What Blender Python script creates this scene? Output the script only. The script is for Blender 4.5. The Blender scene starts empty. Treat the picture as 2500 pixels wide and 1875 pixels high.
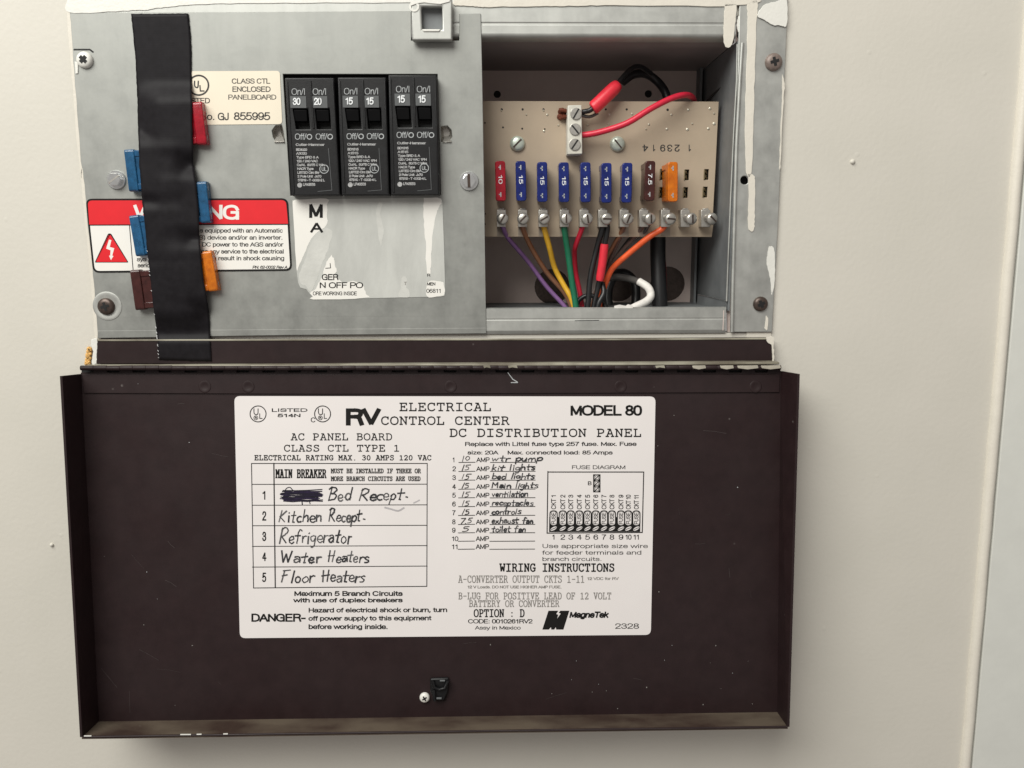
import bpy, bmesh, math, random
from mathutils import Vector, Matrix
random.seed(7)
S = bpy.context.scene
C = S.collection
R = math.radians

# ------------------------------------------------------------------ camera
F = 2090.0                      # focal length in pixels of the 2500 px wide photograph
PITCH, YAW, ROLL, DIST = R(9.0), R(1.2), R(0.17), 0.418
fwd = Vector((math.sin(YAW)*math.cos(PITCH), math.cos(YAW)*math.cos(PITCH), -math.sin(PITCH)))
rgt = fwd.cross(Vector((0, 0, 1))).normalized()
upv = rgt.cross(fwd).normalized()
rgt, upv = (rgt*math.cos(ROLL)-upv*math.sin(ROLL)), (upv*math.cos(ROLL)+rgt*math.sin(ROLL))
CAM = -fwd*DIST
cd = bpy.data.cameras.new('camera'); cam = bpy.data.objects.new('camera', cd); C.objects.link(cam)
cd.sensor_width = 36.0; cd.lens = F/2500*36.0; cd.clip_start = 0.01; cd.clip_end = 50
m3 = Matrix((rgt, upv, -fwd)).transposed()
cam.matrix_world = Matrix.Translation(CAM) @ m3.to_4x4()
S.camera = cam

# ------------------------------------------------------------------ light
w = bpy.data.worlds.new('World'); S.world = w; w.use_nodes = True
bg = w.node_tree.nodes['Background']
bg.inputs[0].default_value = (1.0, 0.93, 0.885, 1); bg.inputs[1].default_value = 0.31
def area(name, loc, target, size, sizey, power, col):
    l = bpy.data.lights.new(name, 'AREA'); l.shape = 'RECTANGLE'; l.size = size; l.size_y = sizey
    l.energy = power; l.color = col
    o = bpy.data.objects.new(name, l); C.objects.link(o); o.location = loc
    o.rotation_euler = (Vector(target)-Vector(loc)).to_track_quat('-Z', 'Y').to_euler()
    return o
area('window_light', (-0.52, -0.82, 0.92), (0.0, 0, 0.10), 1.05, 0.85, 24.0, (1.0, 0.995, 0.94))
S.view_settings.view_transform = 'Standard'; S.view_settings.look = 'None'
S.view_settings.exposure = 0.0; S.view_settings.gamma = 1.0

# ------------------------------------------------------------------ pixel -> place
MM = 0.001
def ray(px, py):
    return (fwd*F + rgt*(px-1250.0) - upv*(py-937.5)).normalized()
def P(px, py, d=0.0):
    """point of the plane d millimetres in front of the wall seen at this photo pixel"""
    r = ray(px, py); t = (-d*MM-CAM.y)/r.y
    return CAM+r*t
# the open door hangs from its hinge and leans out towards its foot
DH = P(1050, 912, 7.0)
DT = R(4.6)
DN = Vector((0, -math.cos(DT), math.sin(DT)))
DDN = Vector((0, -math.sin(DT), -math.cos(DT)))
DN = Vector((0, -math.cos(DT), math.sin(DT)))
def PD(px, py, h=0.0):
    r = ray(px, py); q = DH+DN*(h*MM); t = (q-CAM).dot(DN)/r.dot(DN)
    return CAM+r*t
NY = Vector((0, -1, 0))

# ------------------------------------------------------------------ materials
def nt(name):
    m = bpy.data.materials.new(name); m.use_nodes = True
    t = m.node_tree; return m, t, t.nodes['Principled BSDF']
def N(t, typ, **k):
    n = t.nodes.new(typ)
    for a, b in k.items():
        if a.startswith('i_'):
            n.inputs[a[2:].replace('_', ' ')].default_value = b
        else: setattr(n, a, b)
    return n
def coord(t, scale=(1, 1, 1)):
    g = N(t, 'ShaderNodeNewGeometry'); mp = N(t, 'ShaderNodeMapping'); mp.inputs['Scale'].default_value = scale
    t.links.new(g.outputs['Position'], mp.inputs['Vector']); return mp.outputs[0]
def mixc(t, fac, a, b):
    m = N(t, 'ShaderNodeMix', data_type='RGBA')
    if hasattr(fac, 'default_value') or hasattr(fac, 'links'): t.links.new(fac, m.inputs[0])
    else: m.inputs[0].default_value = fac
    for s, v in ((6, a), (7, b)):
        if isinstance(v, tuple): m.inputs[s].default_value = v+(1,)
        else: t.links.new(v, m.inputs[s])
    return m.outputs[2]
def ramp(t, src, lo, hi):
    r = N(t, 'ShaderNodeMapRange'); r.inputs[1].default_value = lo; r.inputs[2].default_value = hi
    t.links.new(src, r.inputs[0]); return r.outputs[0]
def noise(t, v, sc, det=4, rough=.6):
    n = N(t, 'ShaderNodeTexNoise'); n.inputs['Scale'].default_value = sc; n.inputs['Detail'].default_value = det
    n.inputs['Roughness'].default_value = rough
    t.links.new(v, n.inputs['Vector']); return n.outputs[0]
def bump(t, b, h, dist, strength=1.0):
    n = N(t, 'ShaderNodeBump'); n.inputs['Distance'].default_value = dist; n.inputs['Strength'].default_value = strength
    t.links.new(h, n.inputs['Height']); t.links.new(n.outputs[0], b.inputs['Normal'])
def simple(name, col, rough=.5, metal=0.0, var=0.12, sc=220, bmp=0.0, spec=.5, trans=0, coat=0, vstretch=(1, 1, 1)):
    m, t, b = nt(name)
    v = coord(t, vstretch); n = noise(t, v, sc)
    dark = tuple(c*(1-var) for c in col); lite = tuple(min(1, c*(1+var)) for c in col)
    t.links.new(mixc(t, ramp(t, n, .3, .7), dark, lite), b.inputs['Base Color'])
    b.inputs['Roughness'].default_value = rough; b.inputs['Metallic'].default_value = metal
    b.inputs['Specular IOR Level'].default_value = spec
    if trans: b.inputs['Transmission Weight'].default_value = trans
    if coat: b.inputs['Coat Weight'].default_value = coat
    if bmp: bump(t, b, noise(t, v, sc*4), bmp)
    return m
M = {}
# wall paint : fine roller texture, a few grains
m, t, b = nt('wall_paint'); v = coord(t)
col = mixc(t, ramp(t, noise(t, v, 14, 3), .3, .7), (.60, .575, .51), (.64, .61, .545))
t.links.new(col, b.inputs['Base Color']); b.inputs['Roughness'].default_value = .55
vo = N(t, 'ShaderNodeTexVoronoi'); vo.inputs['Scale'].default_value = 42; t.links.new(v, vo.inputs['Vector'])
sp = ramp(t, vo.outputs['Distance'], .055, .02)
ad = N(t, 'ShaderNodeMath', operation='ADD'); t.links.new(noise(t, v, 430, 3, .5), ad.inputs[0]); 
ml = N(t, 'ShaderNodeMath', operation='MULTIPLY'); t.links.new(sp, ml.inputs[0]); ml.inputs[1].default_value = .8
t.links.new(ml.outputs[0], ad.inputs[1]); bump(t, b, ad.outputs[0], .00022, .42)
M['wall'] = m
M['trim'] = simple('trim_paint', (.67, .675, .63), .4, var=.03, sc=60, bmp=.00006)
# galvanised sheet: soft spangle and rubbed streaks
def galv(name, a, c, metal=.78, rough=.42):
    m, t, b = nt(name); v = coord(t)
    vo = N(t, 'ShaderNodeTexVoronoi'); vo.inputs['Scale'].default_value = 95; t.links.new(v, vo.inputs['Vector'])
    n1 = noise(t, v, 75, 8, .68); n2 = noise(t, coord(t, (1, 1, .12)), 260, 3)
    mx = N(t, 'ShaderNodeMath', operation='MULTIPLY_ADD'); t.links.new(vo.outputs['Color'], mx.inputs[0]); mx.inputs[1].default_value = .07
    t.links.new(n1, mx.inputs[2])
    my = N(t, 'ShaderNodeMath', operation='MULTIPLY_ADD'); t.links.new(n2, my.inputs[0]); my.inputs[1].default_value = .25
    t.links.new(mx.outputs[0], my.inputs[2])
    t.links.new(mixc(t, ramp(t, my.outputs[0], .34, .95), a, c), b.inputs['Base Color'])
    t.links.new(ramp(t, n1, -1.2, 1.9), b.inputs['Roughness'])
    b.inputs['Metallic'].default_value = metal
    bump(t, b, noise(t, v, 150, 3), .00005, .6)
    return m
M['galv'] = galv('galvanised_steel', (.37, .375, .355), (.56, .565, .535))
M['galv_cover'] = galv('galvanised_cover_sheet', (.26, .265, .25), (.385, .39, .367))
M['galv_in'] = galv('box_interior_steel_lit', (.62, .51, .465), (.72, .60, .55), .05)  # pale brown tone stands in for light and reflections inside the box
M['side_in'] = galv('box_side_steel_shaded', (.15, .16, .165), (.24, .25, .255), .3)  # darker copy of the box steel, shade put into the colour
M['roof_in'] = galv('box_roof_steel_shaded', (.22, .19, .185), (.30, .26, .25), .15)  # roof copy of the box steel with its shade in the colour
M['paint_white'] = simple('white_paint_smear', (.74, .73, .68), .35, var=.03, sc=200, bmp=.0001)
M['paint_cream'] = simple('cream_paint_run', (.70, .66, .58), .35, var=.03, sc=200, bmp=.0001)
# brown enamel with grey dust grains
def brown(name, c0, c1, dust, lo, hi):
    m, t, b = nt(name); v = coord(t)
    base = mixc(t, ramp(t, noise(t, v, 120, 5), .3, .7), c0, c1)
    vo = N(t, 'ShaderNodeTexVoronoi'); vo.inputs['Scale'].default_value = 95; t.links.new(v, vo.inputs['Vector'])
    sp = ramp(t, vo.outputs['Distance'], .075, .035)
    gate = ramp(t, noise(t, v, 60, 2), .6, .68)
    mu = N(t, 'ShaderNodeMath', operation='MULTIPLY'); t.links.new(sp, mu.inputs[0]); t.links.new(gate, mu.inputs[1])
    c = mixc(t, mu.outputs[0], base, (.20, .18, .17))
    if dust: c = mixc(t, ramp(t, noise(t, coord(t, (.55, 1, 1)), 70, 4, .45), lo, hi), c, dust)
    rr = N(t, 'ShaderNodeMapRange'); rr.inputs[1].default_value = .3; rr.inputs[2].default_value = .7; rr.inputs[3].default_value = .36; rr.inputs[4].default_value = .62
    t.links.new(noise(t, v, 18, 5, .7), rr.inputs[0]); t.links.new(rr.outputs[0], b.inputs['Roughness'])
    t.links.new(c, b.inputs['Base Color']); b.inputs['Specular IOR Level'].default_value = .32
    bump(t, b, noise(t, v, 900, 3), .00003, .7)
    return m
M['brown'] = brown('brown_enamel', (.017, .0085, .009), (.023, .012, .0125), None, 0, 1)
M['brown_dusty'] = brown('dusty_brown_enamel', (.040, .025, .020), (.055, .036, .028), (.11, .086, .064), .36, .66)
_r = M['brown_dusty'].node_tree.nodes['Principled BSDF'].inputs['Roughness']; M['brown_dusty'].node_tree.links.remove(_r.links[0]); _r.default_value = .9; M['brown_dusty'].node_tree.nodes['Principled BSDF'].inputs['Specular IOR Level'].default_value = .1
M['ledge'] = brown('dusty_ledge', (.14, .12, .09), (.22, .20, .155), (.36, .34, .27), .4, .6)
M['black'] = simple('black_plastic', (.008, .008, .0088), .4, var=.3, sc=300, bmp=.00003, spec=.35)
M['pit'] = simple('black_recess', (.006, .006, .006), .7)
M['toggle'] = simple('switch_black', (.004, .004, .0045), .55, spec=.15)
M['plate'] = simple('switch_number_plate', (.085, .09, .092), .5)
M['print_grey'] = simple('grey_print', (.36, .36, .36), .6, var=.25, sc=900)
M['print_white'] = simple('white_print', (.75, .77, .78), .5)
M['print_dim'] = simple('dim_white_print', (.38, .395, .40), .5, var=.2, sc=900)
M['ink'] = simple('black_ink', (.007, .0065, .006), .6, spec=.25)
M['ink_grey'] = simple('faded_ink', (.23, .215, .20), .6, var=.35, sc=800)
M['ink_mid'] = simple('grey_ink', (.03, .028, .026), .6)
M['marker'] = simple('marker_pen', (.028, .028, .031), .5, var=.75, sc=420)
M['marker_dark'] = simple('purple_black_marker', (.010, .008, .018), .32, var=.4, sc=700)
M['pen_thin'] = simple('thin_marker', (.085, .083, .085), .5, var=.6, sc=500)
M['pen_purple'] = simple('purple_marker_edge', (.018, .011, .036), .3, var=.5, sc=500)
M['smudge'] = simple('smudged_ink', (.42, .40, .41), .6)
M['paper'] = simple('white_label_stock', (.77, .73, .715), .36, var=.025, sc=22)
M['paper_cream'] = simple('cream_label_stock', (.80, .72, .58), .45, var=.02, sc=60)
M['paper_warn'] = simple('white_warning_stock', (.82, .80, .75), .4, var=.02, sc=60)
M['paper_torn'] = simple('torn_paper_fibre', (.50, .505, .475), .75, var=.10, sc=95, bmp=.00012, vstretch=(1, 1, .35))
M['paper_thin'] = simple('thin_torn_paper', (.57, .57, .535), .7, var=.08, sc=120, bmp=.0001)
M['red'] = simple('red_print', (.72, .012, .02), .4, var=.03)
M['tape'] = None
m, t, b = nt('black_cloth_tape'); v = coord(t)
t.links.new(mixc(t, ramp(t, noise(t, v, 300, 4), .3, .7), (.009, .0078, .0092), (.014, .0125, .0145)), b.inputs['Base Color'])
b.inputs['Roughness'].default_value = .5; b.inputs['Specular IOR Level'].default_value = .12
wv = N(t, 'ShaderNodeTexWave'); wv.bands_direction = 'Z'; wv.inputs['Scale'].default_value = 420; wv.inputs['Distortion'].default_value = 1.5
t.links.new(v, wv.inputs['Vector']); bump(t, b, wv.outputs['Color'], .00002, .3); M['tape'] = m
M['tape_edge'] = simple('frayed_white_thread', (.6, .6, .6), .8)
M['board'] = simple('phenolic_board', (.42, .335, .245), .48, var=.06, sc=60, bmp=.00002)
M['pad_tone'] = simple('board_trace', (.30, .25, .20), .5)  # darker tan of the board traces below the lugs
M['solder'] = simple('solder_dot', (.62, .58, .48), .35, .5)
M['tin'] = simple('tinned_metal', (.52, .50, .46), .33, .75, var=.15, sc=500)
M['zinc'] = simple('bright_zinc', (.80, .82, .82), .2, .92, var=.1, sc=200, bmp=.00002)
M['zincg'] = simple('dull_green_zinc', (.60, .66, .58), .35, .45, var=.12, sc=400)
M['dark_screw'] = simple('dark_bronze_screw', (.085, .062, .052), .36, .55, var=.3, sc=600)
M['rust_screw'] = simple('painted_brown_screw', (.20, .155, .135), .45, .2, var=.2, sc=600)
M['brass'] = simple('dull_brass', (.30, .24, .14), .4, .6, var=.2, sc=500)
M['copper'] = simple('copper_flux', (.16, .045, .025), .4, .3, var=.4, sc=700)
M['block'] = simple('terminal_block_nylon', (.62, .60, .53), .4)
def plastic(name, c, tr=.35):
    return simple(name, c, .2, var=.3, sc=300, bmp=.00004, trans=tr)
M['fuse_red'] = plastic('red_fuse_plastic', (.50, .012, .03), .4)
M['fuse_blue'] = plastic('blue_fuse_plastic', (.014, .03, .22), .4)
M['fuse_blue2'] = plastic('pale_blue_fuse_plastic', (.025, .15, .33), .5)
M['fuse_brown'] = plastic('brown_fuse_plastic', (.065, .018, .016), .25)
M['fuse_orange'] = plastic('orange_fuse_plastic', (.95, .22, .012), .4)
for k, c in dict(purple=(.24, .12, .30), brownw=(.26, .115, .06), yellow=(.75, .42, .03), green=(.012, .15, .075),
                 redw=(.62, .02, .05), redsleeve=(.72, .03, .05), blackw=(.012, .012, .013), greyw=(.09, .085, .08),
                 orangew=(.85, .12, .03), whitew=(.75, .72, .68), taupe=(.15, .10, .085)).items():
    M[k] = simple('wire_'+k if k[-1] != 'w' else 'wire_'+k[:-1], c, .38, var=.12, sc=300)
M['foam'] = simple('yellow_foam', (.72, .42, .14), .9, var=.35, sc=600, bmp=.0003)

# ------------------------------------------------------------------ mesh helpers
class MB:
    def __init__(s): s.v = []; s.f = []; s.m = []; s.mats = []
    def mi(s, mat):
        if mat not in s.mats: s.mats.append(mat)
        return s.mats.index(mat)
    def add(s, vs, fs, mat):
        k = len(s.v); i = s.mi(mat); s.v += [Vector(a) for a in vs]
        for f in fs: s.f.append([k+a for a in f]); s.m.append(i)
        return s
    def prism(s, pts, back, mat, holes=(), sidemat=None):
        """pts: outline in space, back: vector to its back face"""
        bm = bmesh.new(); loops = []
        for lp in [pts]+list(holes):
            vs = [bm.verts.new(p) for p in lp]
            loops.append(vs)
            for a in range(len(vs)): bm.edges.new((vs[a], vs[(a+1) % len(vs)]))
        if holes: bmesh.ops.triangle_fill(bm, use_beauty=True, use_dissolve=False, edges=bm.edges[:])
        else: bm.faces.new(loops[0])
        bm.verts.index_update(); n = len(bm.verts)
        fr = [p.co.copy() for p in bm.verts]; ff = [[q.index for q in f.verts] for f in bm.faces]
        sides = []
        for vs in loops:
            for a in range(len(vs)):
                i, j = vs[a].index, vs[(a+1) % len(vs)].index
                sides.append([i, j, j+n, i+n])
        bm.free()
        s.add(fr+[p+back for p in fr], ff+[[a+n for a in reversed(f)] for f in ff]+sides, mat)
        return s
    def sheet(s, pts, mat, holes=()):
        if holes:
            bm = bmesh.new()
            for lp in [pts]+list(holes):
                vs = [bm.verts.new(p) for p in lp]
                for a in range(len(vs)): bm.edges.new((vs[a], vs[(a+1) % len(vs)]))
            bmesh.ops.triangle_fill(bm, use_beauty=True, use_dissolve=False, edges=bm.edges[:])
            bm.verts.index_update()
            s.add([p.co.copy() for p in bm.verts], [[q.index for q in f.verts] for f in bm.faces], mat); bm.free()
        else: s.add(pts, [list(range(len(pts)))], mat)
        return s
    def box(s, x0, x1, y0, y1, z0, z1, mat):
        vs = [(x, y, z) for x in (x0, x1) for y in (y0, y1) for z in (z0, z1)]
        return s.add(vs, [[0, 1, 3, 2], [4, 6, 7, 5], [0, 4, 5, 1], [2, 3, 7, 6], [0, 2, 6, 4], [1, 5, 7, 3]], mat)
    def tube(s, pts, r, mat, n=10, caps=True):
        pts = [Vector(p) for p in pts]; rr = r if isinstance(r, (list, tuple)) else [r]*len(pts)
        vs = []; u = None
        for i, p in enumerate(pts):
            d = (pts[min(i+1, len(pts)-1)]-pts[max(i-1, 0)]).normalized()
            if u is None: u = d.cross(Vector((.3, 1, .2))).normalized()
            u = (u-d*u.dot(d)).normalized(); w_ = d.cross(u)
            for k in range(n):
                a = 2*math.pi*k/n; vs.append(p+u*(rr[i]*math.cos(a))+w_*(rr[i]*math.sin(a)))
        fs = [[i*n+k, i*n+(k+1) % n, (i+1)*n+(k+1) % n, (i+1)*n+k] for i in range(len(pts)-1) for k in range(n)]
        if caps: fs += [list(range(n))[::-1], [(len(pts)-1)*n+k for k in range(n)]]
        return s.add(vs, fs, mat)
    def lathe(s, c, axis, prof, mat, n=24, up=Vector((0, 0, 1))):
        """prof: (radius, height along axis)"""
        c = Vector(c); axis = axis.normalized(); a1 = axis.cross(up).normalized(); a2 = axis.cross(a1)
        vs = []
        for r_, h in prof:
            for k in range(n):
                a = 2*math.pi*k/n; vs.append(c+axis*h+a1*(r_*math.cos(a))+a2*(r_*math.sin(a)))
        fs = [[i*n+k, i*n+(k+1) % n, (i+1)*n+(k+1) % n, (i+1)*n+k] for i in range(len(prof)-1) for k in range(n)]
        fs += [list(range(n)), [(len(prof)-1)*n+k for k in range(n)]]
        return s.add(vs, fs, mat)
WL = {}
def wloc(o): return WL.get(o.name, Vector((0, 0, 0)))
def mesh_of(name, mb, org, smooth=35):
    me = bpy.data.meshes.new(name); me.from_pydata([v-org for v in mb.v], [], mb.f)
    for mt in mb.mats: me.materials.append(M[mt])
    for p, i in zip(me.polygons, mb.m): p.material_index = i
    bm = bmesh.new(); bm.from_mesh(me); bmesh.ops.recalc_face_normals(bm, faces=bm.faces[:]); bm.to_mesh(me); bm.free()
    me.shade_smooth(); me.set_sharp_from_angle(angle=R(smooth)); me.update(); return me
def obj(name, mb, parent=None, bev=0, seg=2, smooth=35, org=None):
    if org is None: org = sum(mb.v, Vector())/len(mb.v)
    me = mesh_of(name, mb, org, smooth); o = bpy.data.objects.new(name, me); C.objects.link(o)
    WL[o.name] = Vector(org)
    if parent is not None:
        o.parent = parent; o.location = org-wloc(parent)
    else: o.location = org
    if bev:
        bv = o.modifiers.new('bevel', 'BEVEL'); bv.width = bev*MM; bv.segments = seg; bv.limit_method = 'ANGLE'; bv.angle_limit = R(35)
        bv.harden_normals = False
    return o
def tag(o, label=None, cat=None, group=None, kind=None):
    if label: o['label'] = label
    if cat: o['category'] = cat
    if group: o['group'] = group
    if kind: o['kind'] = kind
    return o
def thing(name, label, cat, loc, group=None):
    o = bpy.data.objects.new(name, None); C.objects.link(o); o.location = loc; WL[o.name] = Vector(loc)
    o.empty_display_size = .01
    return tag(o, label, cat, group)
def place(name, me, parent, loc, rot=(0, 0, 0), bev=0):
    """a copy of a part mesh given in local millimetre coordinates of its thing"""
    o = bpy.data.objects.new(name, me); C.objects.link(o); o.parent = parent; o.location = loc; o.rotation_euler = rot
    WL[o.name] = wloc(parent)+Vector(loc)
    if bev:
        bv = o.modifiers.new('bevel', 'BEVEL'); bv.width = bev*MM; bv.segments = 2; bv.limit_method = 'ANGLE'; bv.angle_limit = R(35)
    return o
def px(pts, d, f=P): return [f(x, y, d) for x, y in pts]
def rrect(q, r, n=5):
    """rounded quad in pixels; q = TL,TR,BR,BL"""
    out = []
    for i in range(4):
        a, b_, c = Vector(q[i-1]), Vector(q[i]), Vector(q[(i+1) % 4])
        p0 = b_+(a-b_).normalized()*r; p1 = b_+(c-b_).normalized()*r
        for k in range(n+1):
            t_ = k/n; out.append(tuple(p0*(1-t_)**2+b_*2*t_*(1-t_)+p1*t_*t_))
    return out
def circ(cx, cy, r, n=20, a0=0.0): return [(cx+r*math.cos(a0+2*math.pi*k/n), cy+r*math.sin(a0+2*math.pi*k/n)) for k in range(n)]
def catmull(pts, n=6):
    pts = [Vector(p) for p in pts]
    if len(pts) < 3: return pts
    out = []; L = [pts[0]*2-pts[1]]+pts+[pts[-1]*2-pts[-2]]
    for i in range(1, len(L)-2):
        for k in range(n):
            t_ = k/n; a, b_, c, d = L[i-1], L[i], L[i+1], L[i+2]
            out.append(.5*((2*b_)+(c-a)*t_+(2*a-5*b_+4*c-d)*t_*t_+(3*b_-a-3*c+d)*t_**3))
    return out+[pts[-1]]

# ------------------------------------------------------------------ lettering
def text(mb, s, x0, x1, ytop, ybase, mat, h, f=P, bold=0.0, ital=0.0, rot=0, dy=0.0):
    """fit a line of sans lettering into a box; rot 90 reads upwards, 180 upside down, -90 downwards"""
    adv = [SANS.get(c, SANS[' '])[0] for c in s]; tot = sum(adv)-.9
    cap = abs(ytop-ybase) if rot in (0, 180) else abs(x1-x0)
    wd = cap*(.15+bold*2.6); x = -.45
    if mb_min[0]: wd = max(wd, 1.45)
    wid = abs(x1-x0) if rot in (0, 180) else abs(ybase-ytop); asp = max(.6, min(1.8, (wid/tot)/(cap/10)))
    kx, ky = (asp**.5, .88 if asp > 1.1 else 1.0) if asp > 1 else (max(.8, asp), 1.0)
    if wd < 2.2: ky = min(ky, .78) if asp > 1.2 else ky
    ins = min(.11, wd*ky/2/max(cap, 1e-9)); iu = min(.1, max(0, wd*kx*.5/max(wid, 1e-9)-.45/tot))
    for c, a in zip(s, adv):
        for pl in SANS.get(c, SANS[' '])[1]:
            pts = []
            for gx, gy in pl:
                u = iu+(1-2*iu)*(x+gx)/tot; w_ = ins+(1-2*ins)*gy/10
                if rot == 0: X = x0+(x1-x0)*u+ital*w_*(ybase-ytop); Y = ybase+(ytop-ybase)*w_+dy*u
                elif rot == 180: X = x1-(x1-x0)*u; Y = ytop+(ybase-ytop)*w_
                elif rot == 90: X = x1+(x0-x1)*w_; Y = ybase+(ytop-ybase)*u
                else: X = x0+(x1-x0)*w_; Y = ytop+(ybase-ytop)*u
                pts.append((X, Y))
            stroke(mb, pts, wd, mat, h, f, cap_=.42, ax=(kx, ky) if rot in (0, 180) else (ky, kx))
        x += a
mb_min = [True]
_sk = [0]
def stroke(mb, pts, wd, mat, h, f=P, close=False, cap_=.35, eps=.15, ax=(1, 1)):
    """a pen line: mitred ribbons through pixel points, split at sharp corners"""
    pts = [Vector(p[:2]) for p in pts]
    q = [pts[0]]
    for p in pts[1:]:
        if (p-q[-1]).length > eps*(1 if mb_min[0] else .0005): q.append(p)
    pts = q
    if len(pts) < 2: pts = [pts[0], pts[0]+Vector((wd*.6, 0))]
    runs = []
    if close: runs = [(pts+[pts[0]], 0, 0)]
    else:
        cur = [pts[0]]; st_ = cap_
        for i in range(1, len(pts)-1):
            cur.append(pts[i]); a = (pts[i]-pts[i-1]).normalized(); b_ = (pts[i+1]-pts[i]).normalized()
            if a.dot(b_) < -.1: runs.append((cur, st_, .15)); cur = [pts[i]]; st_ = .15
        cur.append(pts[-1]); runs.append((cur, st_, cap_))
    for pts, ca, cb in runs:
        _sk[0] = (_sk[0]+1) % 23; hh = h+.0018*_sk[0]*(1 if mb_min[0] else .2); pts = [p.copy() for p in pts]
        p0 = pts[0]-(pts[1]-pts[0]).normalized()*wd*ca; p1 = pts[-1]+(pts[-1]-pts[-2]).normalized()*wd*cb
        pts[0] = p0; pts[-1] = p1; vs = []
        for i, p in enumerate(pts):
            a = (p-pts[i-1]).normalized() if i else None
            b_ = (pts[i+1]-p).normalized() if i < len(pts)-1 else None
            d = (a or b_) if (a is None or b_ is None) else (a+b_)
            d = d.normalized(); nrm = Vector((-d.y, d.x)); k = 1.0
            if a is not None and b_ is not None: k = min(1.5, 1/max(.5, abs(nrm.dot(Vector((-a.y, a.x))))))
            for sg in (1, -1):
                c = p+nrm*(sg*wd*.5*k); c = Vector((p.x+(c.x-p.x)*ax[0], p.y+(c.y-p.y)*ax[1])); vs.append(f(c.x, c.y, hh))
        mb.add(vs, [[2*i, 2*i+2, 2*i+3, 2*i+1] for i in range(len(pts)-1)], mat)
def parse(s):
    out = []
    for part in s.split('|'):
        sm = part[0] == '~'; pt = [tuple(float(c) for c in q.split(',')) for q in part.lstrip('~').split()]
        out.append([tuple(p) for p in catmull(pt, 4)] if sm else pt)
    return out
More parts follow.
